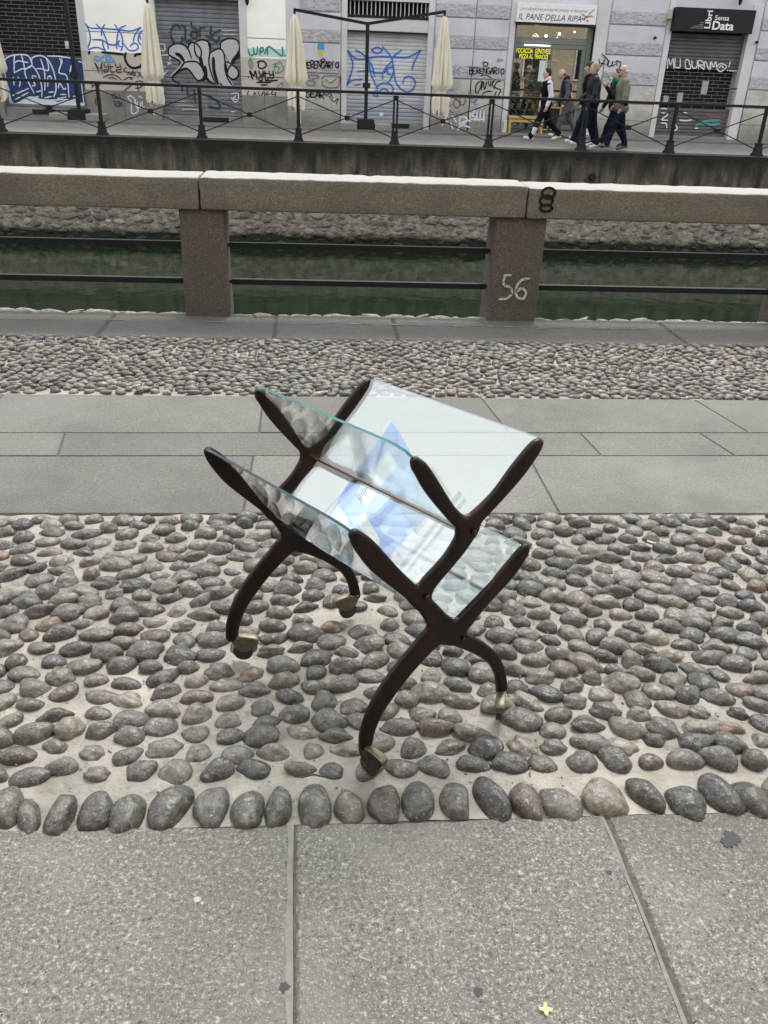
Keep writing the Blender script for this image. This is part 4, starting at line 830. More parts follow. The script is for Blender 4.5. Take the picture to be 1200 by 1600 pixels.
strokes('graffiti_light_blue_tag','300,590 240,580 230,630 290,640 380,570 460,560 500,620 530,660 350,670 330,650;400,600 440,580 470,620 410,640 400,600',T,17,10,Y3,'sp_ltblue',bpL)
strokes('graffiti_black_strokes','340,515 500,530 680,550;150,500 135,545;720,520 700,600 740,700 820,760 920,750 960,710;850,580 880,550 960,540',T,32,10,Y3,'sp_black',bpL)
strokes('graffiti_tag_myty','225,680 300,840;240,690 310,780 340,690 345,860;375,690 390,750 430,740;435,690 440,800 380,830 380,790 440,790;470,700 490,830 540,820;440,745 520,740;550,690 570,750 625,740;620,690 640,780 570,790 580,830 650,830;185,800 195,806;205,765 212,772;730,760 690,770 700,820 760,830 740,870;770,810 790,870 820,810;830,800 830,880 870,870 840,840 870,820;890,810 980,920;950,850 890,910;960,790 985,870;360,910 450,870 560,880 650,950;440,920 520,915 580,950;680,950 760,910 820,920 780,940;720,1030 780,990 800,1030 690,1130 860,1135;870,970 900,1060 920,1140;880,970 960,970 990,1010 930,1070 860,1080;180,1000 200,1050 260,1000 320,1040;180,1070 240,1020 300,1080',T,15,10,Y3,'sp_brown',bpL)
Y4=YF-.068; T=tr(125,30,10,Y4)
strokes('graffiti_blue_scribble','500,1170 520,1230 640,1230;600,1170 640,1240;440,1160 500,1180 560,1170;560,1170 560,1240',T,13,10,Y4,'sp_navy',pn)
strokes('graffiti_white_tag','740,1220 800,1300 810,1470 910,1430 860,1300 850,1280;780,1190 860,1260 880,1390;900,1290 890,1380 940,1370 950,1300;970,1280 980,1380 1010,1370;920,1200 970,1230;1100,1430 1170,1490;740,1220 800,1190',T,17,10,Y4,'sp_white',pn)
# 3 CLARK and the pale bubble letters on the grey shutter
Y5=YS-.010; T=tr(240,20,8.571,Y5)
fill('graffiti_pale_fill','210,560 210,480 300,425 400,440 460,490 500,400 570,380 650,360 740,410 750,520 870,490 940,540 990,640 1030,680 985,760 1000,850 1070,980 920,975 830,950 740,880 690,790 640,890 560,900 480,770 400,760 240,850 240,820 360,700 350,640 230,570;900,400 1000,350 1120,370 1140,480 1100,560 1040,680 960,560 900,480;1050,700 1130,760 1130,850 1060,890 990,830 1000,750',T,Y5,'sp_silver',shB)
strokes('graffiti_black_outline','200,560 205,470 300,410 400,430 460,480 510,610;460,480 480,420 530,395 600,440 640,520 620,610 560,540 540,400;560,390 650,360 740,400 755,520 740,650 770,800 830,950;290,540 360,560 410,650 360,740 250,850;410,670 480,650 580,660 640,720 690,800 650,890 580,900 480,770 400,750 250,870 350,950;640,600 700,850 760,930 830,950;750,540 870,480 940,540 960,700 980,850 1070,1000;900,480 900,400 1000,345 1120,370 1150,500 1050,640 1060,680;1000,750 1050,700 1130,770 1130,850 1060,890 990,830 1000,750;960,650 1040,680;920,970 880,940;200,560 230,580 340,640 350,690',T,19,8.571,Y5-.003,'sp_black',shB)
strokes('graffiti_black_shading','800,600 810,780 860,950;300,545 360,580 400,640;1150,560 1090,610 1060,670;690,720 700,850 650,900;620,600 650,700 700,830;740,400 760,460;960,680 975,820',T,40,8.571,Y5-.006,'sp_black',shB)
strokes('graffiti_tag_clark','360,210 300,160 230,240 250,360 320,410 390,370 380,320;370,170 420,190 430,370 500,370;500,130 520,200 580,220 570,340 500,310 510,260 570,260;610,250 630,200 680,200;620,200 620,330;770,180 760,320;890,230 780,310 850,390 880,320;700,310 780,350 850,400',T,26,8.571,Y5-.003,'sp_teal',shB,minw=.8)
strokes('graffiti_white_scribble','80,420 140,420 150,500 90,510;100,570 210,570 220,640;180,660 240,690;230,660 190,700;110,720 160,730;140,830 190,770;1040,1080 1130,1080 1130,1170 1080,1190 1040,1130;1100,1110 1070,1150 1110,1160;1040,1325 1090,1325',T,13,8.571,Y5-.003,'sp_white',shB)
strokes('graffiti_faint_lines','300,1190 360,1180 430,1190;290,1250 400,1240 540,1250;380,1300 500,1290 620,1310;920,240 1100,235;930,290 1090,290;940,460 1080,460;950,520 1070,520',T,12,8.571,Y5-.003,'sp_silver',shB)
strokes('graffiti_dark_teal','540,1020 560,1200;700,1100 850,1180 880,1280 730,1250;380,980 385,1050;450,980 455,1100',T,28,8.571,Y5-.003,'sp_teal',shB)
strokes('graffiti_red_line','970,1180 1020,1290 1080,1280;1000,1200 1080,1250;160,930 230,940;780,1040 860,1070',T,10,8.571,Y5-.003,'sp_red',shB)
# 4 LUPIN, MYTY and others on the cream pier, tags on the grey wall
T=tr(375,60,7.5,Y2)
strokes('graffiti_mint_haze','80,150 300,150 540,160;80,190 300,185 520,195',T,52,7.5,YF-.002,'sp_mint',pw,minw=1)
strokes('graffiti_tag_lupin','85,110 120,195 165,185;155,110 170,180 200,175 205,100;235,195 238,120 270,112 268,150 240,160;312,110 290,180;320,190 340,95 490,205 497,105;525,200 532,206',T,18,7.5,Y2,'sp_green',pw,minw=.85)
T=tr(375,60,7.5,Y3)
strokes('graffiti_tag_myty','215,300 220,340 270,350 310,310 270,265 210,275 220,300;110,385 150,480;120,380 160,440 180,380 200,480;220,380 240,430 275,425;270,380 275,450;290,380 300,490 330,485;260,410 325,410;340,380 350,430 385,420;385,380 390,460 330,460 340,495 440,490;245,440 220,470 230,495 260,490 255,440;195,515 360,515;245,545 320,545;100,450 104,460;440,455 446,460',T,15,7.5,Y3,'sp_black',bpR,minw=.8)
strokes('graffiti_green_leaves','125,230 100,280 130,360 150,300 125,230;125,240 128,350;470,270 400,330 430,410 510,360 470,270;400,330 460,340 430,410;380,310 420,290;500,510 430,575 490,575 500,510',T,9,7.5,Y3,'sp_green',bpR)
strokes('graffiti_brown_scribble','100,610 90,660 150,700 170,630 200,700;210,620 240,680 280,620 290,690;330,620 300,660 350,650;380,610 370,650 400,660;430,640 410,640 425,710',T,11,7.5,Y3,'sp_brown',bpR)
bsm=bst=gb
Y6=YF-.062; T=tr(375,60,7.5,Y6)
strokes('graffiti_tag_berengario',word('BERENGARIO',745,350,415,75,-.02,5)+';945,255 965,240 995,250 985,272 950,268 945,255',T,11,7.5,Y6,'sp_black',bsm,minw=.85)
Y7=YF-.080; T=tr(375,60,7.5,Y7)
strokes('graffiti_grey_outline','790,430 900,430 920,460 850,480 880,540 800,550 780,500 830,490 790,430;960,480 1000,440 1160,450 1150,560 1080,580 1000,570 960,530 980,490;1000,480 1060,520 1130,470',T,11,7.5,Y7,'sp_grey',bst)
strokes('graffiti_tag_gear',word('GEAR',770,690,225,75,.04,8),T,12,7.5,Y7,'sp_black',bst,minw=.85)
strokes('graffiti_blue_scribble','1050,680 1100,740 1150,700 1130,770;1000,620 1010,670 1060,630;1060,620 1075,670;1040,690 1070,670 1090,700',T,10,7.5,Y7,'sp_navy',bst)
T=tr(240,20,8.571,Y5)
strokes('graffiti_grey_scrawl',word('SNE',120,330,110,70,0,21)+';'+word('ROK',930,1240,150,70,0,22)+';'+word('VIA',540,1310,160,60,0,23)+';130,300 180,260 240,300',T,9,8.571,Y5-.003,'sp_grey',shB)
T=tr(125,30,10,Y4)
strokes('graffiti_black_scrawl',word('ZEK',180,1330,160,90,0,31)+';'+word('TOX',520,1360,150,80,.05,32),T,10,10,Y4,'sp_black',pn)
T=tr(675,80,9.23,Y6)
strokes('graffiti_pencil_scrawl',word('LEO',260,330,140,60,0,41)+';'+word('AM',930,160,90,50,0,42),T,6,9.23,Y6,'sp_grey',bsm)
# 5 blue tag on the light shutter
T=tr(535,50,8.571,Y5)
strokes('graffiti_blue_tag','70,245 120,350 140,450 110,580 50,720;70,245 170,350 300,360 450,330 640,330 850,340 960,300 1050,240;180,240 300,320 400,460 430,600;530,185 650,330 680,450 710,650 790,770 890,800 960,740 970,650 900,595 830,620 810,690;795,240 680,330 660,390 580,480 540,560 540,630;360,420 380,560 460,740 470,860;390,240 460,205 540,240 460,285 390,240;200,525 370,520 440,545 560,540 600,490 650,470 690,500 650,620 610,675;600,510 610,560 640,570;50,720 120,650 270,630;1050,240 970,390 930,500;460,740 520,690 620,690 680,750 670,800;490,800 560,755 620,800;440,780 420,850 480,860',T,19,8.571,Y5,'sp_blue',shC,minw=.75)
strokes('graffiti_black_note','140,705 180,715 210,705 250,712;190,700 195,718',T,8,8.571,Y5,'sp_black',shC)
# 6 tags right of the light shutter
T=tr(675,80,9.23,Y6)
strokes('graffiti_tag_berengario',word('BERENGARIO',540,325,505,85,-.0,9)+';735,190 760,158 800,170 800,205 760,215 735,190;700,355 780,340 860,390',T,12,9.23,Y6,'sp_black',bsm,minw=.85)
strokes('graffiti_white_halo','700,140 740,160 730,150;830,140 850,160;760,130 800,140',T,22,9.23,Y6,'sp_white',bsm)
T=tr(675,80,9.23,Y7)
strokes('graffiti_black_tag','700,430 640,480 630,580 660,600 700,520 720,430;730,440 710,560;740,440 760,550 790,440;810,430 830,500;850,430 850,510;870,440 900,430 870,470 900,540;990,430 930,450 910,520 990,560 950,640;720,640 760,590 860,575;930,580 900,640;200,430 300,440',T,14,9.23,Y7,'sp_black',bst,minw=.8)
strokes('graffiti_blue_marker','195,510 240,500 230,580 200,580;260,490 270,580 290,490 310,590',T,12,9.23,Y7,'sp_ltblue',bst)
strokes('graffiti_brown_tag','200,660 210,740 260,790 300,750;280,660 330,680 400,740 380,810 330,800 320,720 400,650;400,660 410,760 450,770 480,720 470,660;200,880 240,850 300,890',T,10,9.23,Y7,'sp_brown',bst)
strokes('graffiti_cyan_tag','540,700 600,740 660,690 600,750 680,770;560,690 640,700',T,11,9.23,Y7,'sp_ltblue',bst)
strokes('graffiti_white_letters','140,1080 200,950;150,1000 230,1020;290,930 350,1020;300,1120 270,1030;400,950 410,1080 500,1000 480,950 410,950;550,850 550,980;550,850 620,870 570,920 640,960 560,990;650,860 650,1000;700,860 690,1010;750,870 740,1020;420,1040 500,1000 560,1010;430,1060 550,1100;370,1140 400,1090;600,990 760,980',T,24,9.23,YF-.082,'sp_white',bst)
# 7 wall right of the bakery, and the dark shutter at the right
T=tr(780,60,5,Y6)
strokes('graffiti_black_tag','780,160 790,220 830,160;800,120 850,170 840,210;785,190 830,200;860,170 850,215 880,210 885,180;890,180 880,215 910,200;920,170 920,215;930,180 950,190 935,240;905,185 930,170',T,7,5,Y6,'sp_black',bsm)
strokes('graffiti_green_marker','790,330 830,270 870,330;810,300 860,300;880,280 930,270',T,4.5,5,Y6,'sp_green',bsm)
T=tr(1010,60,7.5,Y5)
strokes('graffiti_white_tag',word('MU',250,345,150,100,.05,4)+';'+word('BURNM',455,355,370,95,.03,6)+';820,340 870,295 940,330 870,388 820,350;850,345 875,320 900,345;985,270 965,335;948,378 955,370;970,378 1060,380',T,12,7.5,Y5,'sp_white',shD,minw=.85)
strokes('graffiti_white_lines','180,870 250,890 180,950 250,960;170,990 230,1000 240,1050;310,1090 360,1060 340,1010;390,955 450,965 530,955;570,1052 605,1052;435,870 475,872;170,820 240,825',T,14,7.5,Y5,'sp_white',shE)
strokes('graffiti_cyan_patch','580,1020 700,970 860,960;620,1000 760,1010 860,1000',T,26,7.5,Y5,'sp_cyan',shE); strokes('graffiti_red_patch','700,900 850,920 960,905',T,26,7.5,Y5,flat('faded_red',(.20,.09,.08)),shE)
# ================================================================== PARASOLS
def parasol_stand(x,y,arms,label,zt):
    t=thing('parasol_stand',(x,y,.035),label,'parasol','double cantilever parasol stands')
    b=MB(); b.box(x-.045,x+.045,y-.045,y+.045,.1,zt,.006); b.build('post','iron',t)
    b=MB(); b.box(x-.10,x+.10,y-.07,y+.07,1.05,1.17,.01); b.build('crank_collar','iron',t)
    b=MB(); b.box(x-.22,x+.22,y-.3,y+.3,.06,.30,.01); b.build('base_box','iron',t)
    for s_ in (-1,1): b=MB(); b.box(x+s_*.46-.22,x+s_*.46+.22,y-.38,y+.38,.045,.21,.015); b.build('base_slab','basestone',t)
    for (ax_,az_) in arms:
        d=np.array([ax_-x,0,az_-zt]); L_=np.linalg.norm(d); d/=L_; u=np.cross(d,(0,1,0))
        b=MB(); b.obox((np.array([x,y,zt])+np.array([ax_,y,az_]))/2,d,(0,1,0),u,L_/2+.03,.028,.035); b.build('arm','iron',t)
        cx_,cy_=ax_,y-.02
        # folded canopy: pleated bundle with a tie and a flared skirt
        prof=[(az_-.09,.028),(az_-.16,.06),(az_-.22,.085),(az_-.5,.115),(az_-.9,.145),(az_-1.25,.170),(1.32,.190),(1.20,.205),(1.12,.180),(1.05,.120),(1.0,.105),(.95,.125),(.86,.165),(.74,.155),(.6,.165),(.50,.145)]
        n_=72; vs=[]; r=np.random.default_rng(int(abs(x*10+ax_*7))); ph=r.uniform(0,6,4)
        for (z,rr) in prof:
            for k in range(n_):
                th=2*math.pi*k/n_; dpt=.16+.22*max(0,min(1,(az_-z)/1.2)); w2=math.sin(8*th+ph[0]+.5*math.sin(2.2*z+ph[2]))*dpt+math.sin(13*th+ph[1]+.8*z)*dpt*.6+math.sin(3*th+ph[3])*.10
                q=rr*(1+w2*(.55 if z<1.1 and z>.95 else 1)); vs.append((cx_+q*math.cos(th),cy_+q*.8*math.sin(th),z-(.05*math.sin(5*th+ph[0])+.04*math.sin(9*th+ph[1]) if z<.6 else 0)+(.02*math.sin(6*th+ph[2]) if 1.05<z<1.2 else 0)))
        fs_=[(i*n_+k,(i+1)*n_+k,(i+1)*n_+(k+1)%n_,i*n_+(k+1)%n_) for i in range(len(prof)-1) for k in range(n_)]
        cn=mk('folded_canopy',vs,fs_,'canvas',t,smooth=True)
        b=MB(); b.tube([(cx_+.112*math.cos(a),cy_+.092*math.sin(a),1.0) for a in np.linspace(0,2*math.pi,25)],.012,6,caps=False); b.build('tie_strap','offwhite',cn)
        b=MB(); b.tube([(cx_,cy_,az_-.12),(cx_,cy_,az_+.02)],.03,8); b.build('hanger','iron',t)
parasol_stand(1.165,24.75,[(-.70,2.76),(3.14,2.86)],'dark double cantilever stand with two folded cream parasols in front of the light shutter',2.52)
parasol_stand(-6.38,24.75,[(-8.38,2.80),(-4.37,2.86)],'dark double cantilever stand with two folded cream parasols in front of the blue graffiti',3.0)
# ================================================================== PEOPLE
def sdfk(prims,ks,h):
    B=[bounds(p) for p in prims]; mk_=max(ks); lo=np.min([b[0] for b in B],0)-3*h-mk_; hi=np.max([b[1] for b in B],0)+3*h+mk_
    n=np.ceil((hi-lo)/h).astype(int)+1; Fv=np.full(n,9.)
    for p,(l,u),k in zip(prims,B,ks):
        i0=np.maximum(((l-lo-k-2*h)/h).astype(int),0); i1=np.minimum(((u-lo+k+2*h)/h).astype(int)+2,n)
        g=np.stack(np.meshgrid(*[lo[d]+np.arange(i0[d],i1[d])*h for d in range(3)],indexing='ij'),-1)
        s_=tuple(slice(i0[d],i1[d]) for d in range(3)); Fv[s_]=smin(Fv[s_],evalp(p,g),k)
    return surfnet(Fv,lo,h)
M['skin']=mat('skin',[(.3,(.44,.27,.20)),(.7,(.54,.35,.27))],scale=30,rough=.55)
def cloth(name,c): return mat(name,[(.3,tuple(x*.75 for x in c)),(.7,c)],scale=22,rough=.95,spec=.12,bump=.5,bscale=35,bdist=.01)
def person(x,y,hgt,label,face=math.pi,legs=((.35,.08),(-.3,.25)),arms=((-.35,.35),(.3,.3)),lean=.04,head=(0,0),jacket=None,sleeve=None,trousers=None,shoe=None,hair=None,hairtype='short',jlen=.84,extra=None,bulk=1.0,shin=None,collar=None,vest=False,z0=0.):
    S_=hgt/1.75; V3=lambda *a: np.array(a,float)
    hip=[V3(0,s_*.09,.93) for s_ in (1,-1)]
    J={}
    for i,(a,k) in enumerate(legs):
        kn=hip[i]+V3(math.sin(a),0,-math.cos(a))*.44; sa=a-k; an=kn+V3(math.sin(sa),0,-math.cos(sa))*.42; an[1]*=.8
        fp_=0. if abs(sa)<.25 else (-.35 if sa<0 else .25)     # heel-off behind, toe-up in front
        J['k%d'%i]=kn; J['a%d'%i]=an; J['f%d'%i]=fp_
    def toe(i,L_): f=J['f%d'%i]; return J['a%d'%i]+V3(math.cos(f)*L_,0,math.sin(f)*L_-.045)
    def heel(i): f=J['f%d'%i]; return J['a%d'%i]+V3(-.045,0,-.045)
    mz=min(min(toe(i,.15)[2],heel(i)[2]) for i in (0,1))-.035
    sh=[V3(lean*1.0,s_*.185*bulk,1.42) for s_ in (1,-1)]
    for i,(a,e) in enumerate(arms):
        ab=.10*(1,-1)[i]; el=sh[i]+V3(math.sin(a),ab,-math.cos(a))*.29; fa=a+e; d=V3(math.sin(fa),ab*.0,-math.cos(fa)); wr=el+d*.25; J['e%d'%i]=el; J['w%d'%i]=wr; J['d%d'%i]=d
    nk=V3(lean*1.15,0,1.50); hd=V3(lean*1.4+.015+head[0],head[1],1.635-abs(head[0])*.25)
    P=[];K=[]
    def A_(p,k=.03): P.append(p); K.append(k)
    A_(ell((0,0,.95),(.105,.15,.13))); A_(cap((0,0,1.0),(lean*.7,0,1.25),.115,.13),.05); A_(ell((lean*.8,0,1.30),(.11,.165*bulk,.16)),.05); A_(cap(sh[0],sh[1],.055,.055),.05)
    A_(cap(nk-V3(0,0,.06),hd-V3(.01,0,.05),.056,.05),.03)
    A_(ell(hd,(.095,.076,.112)),.02); A_(ell(hd+V3(.03,0,-.06),(.055,.052,.06)),.03); A_(cap(hd+V3(.092,0,.01),hd+V3(.112,0,-.022),.008,.013),.012)
    for s_ in (1,-1):
        A_(ell(hd+V3(-.005,s_*.076,-.01),(.017,.009,.030)),.006); A_(ell(hd+V3(.075,s_*.03,.022),(.014,.018,.008)),.01)
    A_(cap(hd+V3(.088,-.02,-.05),hd+V3(.088,.02,-.05),.007,.007),.008)
    for i in (0,1):
        A_(cap(sh[i],J['e%d'%i],.05,.04)); A_(cap(J['e%d'%i],J['w%d'%i],.038,.026),.02)
        w_=J['w%d'%i]; d=J['d%d'%i]; side_=V3(0,1,0); fwd=np.cross(side_,d); sgn=(1,-1)[i]
        pc=w_+d*.05; A_(cap(w_+d*.015,pc+d*.02,.026,.03),.012)
        for j,(o_,L_) in enumerate(((-.027,.062),(-.009,.072),(.010,.068),(.028,.052))):
            b0=pc+d*.03+fwd*o_; b1=b0+d*L_*.5-side_*sgn*.006; b2=b1+(d*.8-side_*sgn*.6)*L_*.45; A_(cap(b0,b1,.0095,.009),.005); A_(cap(b1,b2,.009,.0075),.005)
        A_(cap(pc-fwd*-.0+fwd*.03-d*.02,pc+fwd*.055+d*.03-side_*sgn*.01,.011,.009),.006)
        A_(cap(hip[i],J['k%d'%i],.082,.055),.04); A_(cap(J['k%d'%i],J['a%d'%i],.055,.036),.03); A_(cap(heel(i)+V3(.02,0,.005),toe(i,.14),.032,.028),.03)
    def place(V): 
        V=V.copy(); V[:,2]-=mz; V*=S_; c,s2=math.cos(face),math.sin(face); return np.stack([V[:,0]*c-V[:,1]*s2+x,V[:,0]*s2+V[:,1]*c+y,V[:,2]+z0],1)
    t=thing('person',(x,y,z0),label,'person')
    v,f=sdfk(P,K,.009); body=mk('body',place(v),f,'skin',t,smooth=True)
    # trousers
    def garment(name,Q,K_,m_,h=.013,lab=None): v,f=sdfk(Q,K_,h); return mk(name,place(v),f,m_,t,smooth=True,label=lab)
    Q=[ell((0,0,.94),(.125,.168*bulk,.13))];Kq=[.03]
    for i in (0,1):
        Q+=[cap(hip[i],J['k%d'%i],.105,.078),cap(J['k%d'%i],J['a%d'%i]+V3(0,0,.03),.075,.062),ell(J['k%d'%i]+V3(.015,0,-.02),(.075,.07,.06)),cap(J['a%d'%i]+V3(.005,0,.05),J['a%d'%i]+V3(.0,0,.01),.062,.068)]; Kq+=[.05,.03,.04,.01]
    garment('trousers',Q,Kq,trousers)
    if shin: 
        i=0; a_,b_=J['k%d'%i],J['a%d'%i]; garment('legging_patch',[cap(a_+(b_-a_)*.42,a_+(b_-a_)*.72,.0735,.0705)],[.01],shin,h=.01)
    # jacket
    Q=[ell((lean*.2,0,jlen+.12),(.135*bulk,.178*bulk,.13)),cap((lean*.3,0,jlen+.1),(lean*.8,0,1.28),.135*bulk,.145*bulk),ell((lean*.8,0,1.30),(.135*bulk,.19*bulk,.17)),cap(sh[0]+V3(0,0,-.01),sh[1]+V3(0,0,-.01),.073,.073),cap(nk-V3(0,0,.07),nk+V3(-.005,0,-.01),.085,.072)]; Kq=[.04,.06,.05,.05,.04]
    if jlen<.80: Q.append(ell((0,0,jlen+.08),(.15*bulk,.185*bulk,.10))); Kq.append(.05)
    SQ=[];SK=[]
    for i in (0,1):
        SQ+=[cap(sh[i],J['e%d'%i],.072,.060),cap(J['e%d'%i],J['w%d'%i]-J['d%d'%i]*.01,.060,.046),ell(J['e%d'%i],(.062,.058,.06))]; SK+=[.03,.025,.02]
    if vest: garment('vest',Q,Kq,jacket); garment('hoodie_sleeves',SQ+[cap(nk-V3(.0,0,.03),nk+V3(-.02,0,.03),.084,.078)],SK+[.02],sleeve)
    elif sleeve: garment('jacket_front',Q,Kq,jacket); garment('jacket_sleeves',SQ,SK,sleeve)
    else: garment('jacket',Q+SQ,Kq+SK,jacket)
    if collar: garment('hood' if collar[1] else 'scarf',[cap(nk+V3(-.05,-.04,.02),nk+V3(-.05,.04,.02),.062,.062),cap(nk+V3(.03,-.05,.0),nk+V3(.03,.05,.0),.045,.045)] if collar[1] else [cap(nk+V3(.05,-.05,-.0),nk+V3(.05,.05,-.0),.055,.055),cap(nk+V3(.06,0,.05),nk+V3(.07,0,-.15),.045,.05),cap(nk+V3(-.03,-.05,.0),nk+V3(-.03,.05,.0),.055,.055)],[.03,.03] if collar[1] else [.03,.03,.03],collar[0],h=.01)
    for i in (0,1):
        hl,to=heel(i),toe(i,.17); garment('shoe',[cap(hl+V3(0,0,.012),to+V3(-.01,0,.004),.043,.036),cap(hl+V3(.02,0,.035),hl+V3(.05,0,.055),.046,.046)],[.02,.03],shoe,h=.009)
    # hair, cap
    if hairtype=='short': hh=[ell(hd+V3(-.018,0,.030),(.096,.083,.098)),ell(hd+V3(-.035,0,-.01),(.075,.078,.085))]
    elif hairtype=='beanie': hh=[ell(hd+V3(-.012,0,.045),(.107,.09,.098)),cap(hd+V3(-.02,-.03,.02),hd+V3(-.02,.03,.02),.088,.088)]
    elif hairtype=='bald': hh=[ell(hd+V3(-.05,0,-.015),(.056,.080,.052))]
    v,f=sdfk(hh,[.02]*len(hh),.008)
    if hairtype in('short','beanie'):   # leave the face free
        F_=v[f].mean(1)-hd; keep=~((F_[:,0]>.045)&(F_[:,2]<.045))|(F_[:,2]>.055); f=f[keep]
    mk('cap' if hairtype=='beanie' else 'hair',place(v),f,hair,body,smooth=True)
    for s_ in (1,-1):
        vv,ff=icos(1); mk('eye',place(vv*.0085+hd+V3(.084,s_*.03,.010)),ff,'black',body)
    if extra=='glasses':
        b=MB(); 
        for s_ in (1,-1): b.obox(hd+V3(.098,s_*.033,.008),(1,0,0),(0,1,0),(0,0,1),.004,.025,.017); b.obox(hd+V3(.045,s_*.082,.012),(1,0,0),(0,1,0),(0,0,1),.055,.003,.004)
        mk('glasses',place(np.array(b.v)),b.f,'black',body)
    return t
navy=cloth('navy_denim',(.012,.017,.036)); blk=cloth('black_cloth',(.008,.008,.010)); gry=cloth('grey_trousers',(.115,.105,.10)); khk=cloth('khaki_coat',(.215,.205,.165)); wht=cloth('white_cotton',(.70,.71,.74)); 
dgr=cloth('dark_grey_jacket',(.028,.030,.040)); grn=cloth('green_scarf',(.01,.20,.085)); lth=mat('black_leather',[(.3,(.007,.008,.010)),(.7,(.018,.020,.023))],scale=30,spec=.3,rough=.5,bump=.6,bscale=25,bdist=.012)
wsh=flat('white_shoe',(.72,.72,.71)); hb=flat('black_hair',(.012,.011,.011),rough=.8); hg=flat('grey_hair',(.30,.25,.21),rough=.9); hw=flat('white_hair',(.50,.46,.42),rough=.9); hbr=flat('brown_hair',(.08,.05,.035),rough=.9); slv=cloth('steel_grey_sleeve',(.10,.105,.125))
person(5.70,23.3,1.74,'striding person in black vest over white hoodie and white sneakers, before the bakery window',legs=((.50,.12),(-.38,.42)),arms=((-.22,.55),(-.05,.25)),jacket=blk,sleeve=wht,trousers=blk,shoe=wsh,hair=hb,hairtype='short',vest=True,shin=wht,face=math.pi+.15,jlen=.90,bulk=.93)
person(6.52,24.25,1.70,'person with bowed head in dark grey hooded jacket and grey trousers, at the bakery door',legs=((.38,.10),(-.30,.20)),arms=((-.15,.5),(.1,.35)),jacket=dgr,sleeve=slv,trousers=gry,shoe=wsh,hair=hbr,hairtype='bald',head=(.07,0),lean=.13,collar=(dgr,True),face=math.pi-.05)
person(6.27,21.15,1.78,'person with short grey hair, black leather jacket and navy jeans behind a railing post',legs=((.30,.05),(-.22,.10)),arms=((-.05,.5),(.12,.9)),jacket=lth,trousers=navy,shoe=wsh,hair=hg,hairtype='short',face=math.pi-.1,jlen=.86,bulk=1.08)
person(6.33,21.75,1.80,'black capped person mostly hidden behind the one in the leather jacket',legs=((.36,.08),(-.25,.15)),arms=((.1,.7),(-.1,.4)),jacket=blk,trousers=navy,shoe=wsh,hair=hb,hairtype='beanie',face=math.pi,jlen=.86)
person(7.0,21.75,1.74,'brown haired person in green scarf with one raised hand, behind the khaki coat',legs=((.34,.06),(-.36,.25)),arms=((.62,1.75),(.15,.4)),jacket=dgr,trousers=navy,shoe=flat('dark_shoe',(.03,.03,.035)),hair=hbr,hairtype='short',collar=(grn,False),face=math.pi+.1)
person(6.93,21.05,1.75,'bald person in khaki coat, dark glasses and navy trousers, hand in coat pocket',legs=((.30,.06),(-.20,.10)),arms=((-.1,.35),(-.18,.75)),jacket=khk,trousers=navy,shoe=flat('black_white_shoe',(.10,.10,.10)),hair=hw,hairtype='bald',extra='glasses',face=math.pi-.1,jlen=.78,bulk=1.08)
# ================================================================== THE MAGAZINE RACK
ZL=.088
A0=G(571,1165,ZL); B0=G(783,1078,ZL); vN=(B0-A0)/np.linalg.norm(B0-A0); nN=np.array([-vN[1],vN[0],0.])
A1=G(369,992,ZL); B1=G(552,928,ZL); vR=(B1-A1)/np.linalg.norm(B1-A1); nR=np.array([-vR[1],vR[0],0.])
def inpl(px,A,v):
    n=np.array([-v[1],v[0],0]); d=ray(*px); k=((A-[0,0,CH])@n)/(d@n); P_=np.array([0,0,CH])+k*d; return np.array([(P_-A)@v,P_[2]])
nearp=[(545,830),(643,713),(845,690),(571,1165),(783,1078),(683,985),(735,827),(662,929)]
farp=[(315,692),(397,605),(586,595),(369,992),(552,928),(450,848),(487,703),(432,812)]
Nn_=np.array([inpl(p,A0,vN) for p in nearp]); Fn_=np.array([inpl(p,A1,vR) for p in farp]); AF=np.linalg.lstsq(np.c_[Nn_,np.ones(8)],Fn_,rcond=None)[0]
def nearP(s,z,o=0.): return np.array([A0[0],A0[1],0])+vN*s+nN*o+np.array([0,0,z])
def farP(s,z,o=0.): q=np.array([s,z,1.])@AF; return np.array([A1[0],A1[1],0])+vR*q[0]+nR*o+np.array([0,0,q[1]])
limbs={'paddle_low':[(553.5,835,10),(562.5,846,15.2),(575,860,17.8),(589.4,876.7,18.4),(602,889,17.4),(613.5,900,16),(639,922,14),(656,938,14)],
 'hub':[(653,932,12),(672,954.6,16),(690,978,18.5),(704,989,16)],
 'arm_low':[(708,986,14),(724,972,11.5),(743,950,9.6),(769,921.5,9.2),(795.4,891,10.2),(814.7,865,8),(820.5,856,5)],
 'leg_left':[(690,985,16),(672,998,15.5),(656,1015.5,13.8),(630.5,1045,13),(605.6,1078,12.6),(584.6,1113,11.4),(573.5,1144,10.6),(571,1162,10)],
 'leg_right':[(704,992,15),(727,1002,13.4),(747,1011.5,12.4),(768.5,1027.7,11),(779.2,1046.7,9.5),(782.7,1064,8.8),(783.8,1076,8.8)],
 'spine':[(660,928,12),(668.7,912,11.5),(687,890.8,10.4),(704,871,10.5),(719.8,848.3,12.2),(731,829,13.5)],
 'paddle_high':[(648.5,721,8.5),(652,727,11.5),(658,734,13.2),(671.3,755.5,14.4),(687.5,779.3,12.9),(704.3,801.3,11.5),(724,821,13)],
 'arm_high':[(731,824,13.5),(744,808,10.5),(760,792,9.4),(779.5,771,9.4),(809,734,11.4),(832.5,703,9.8),(840.5,693,6.4)]}
prims2=[]
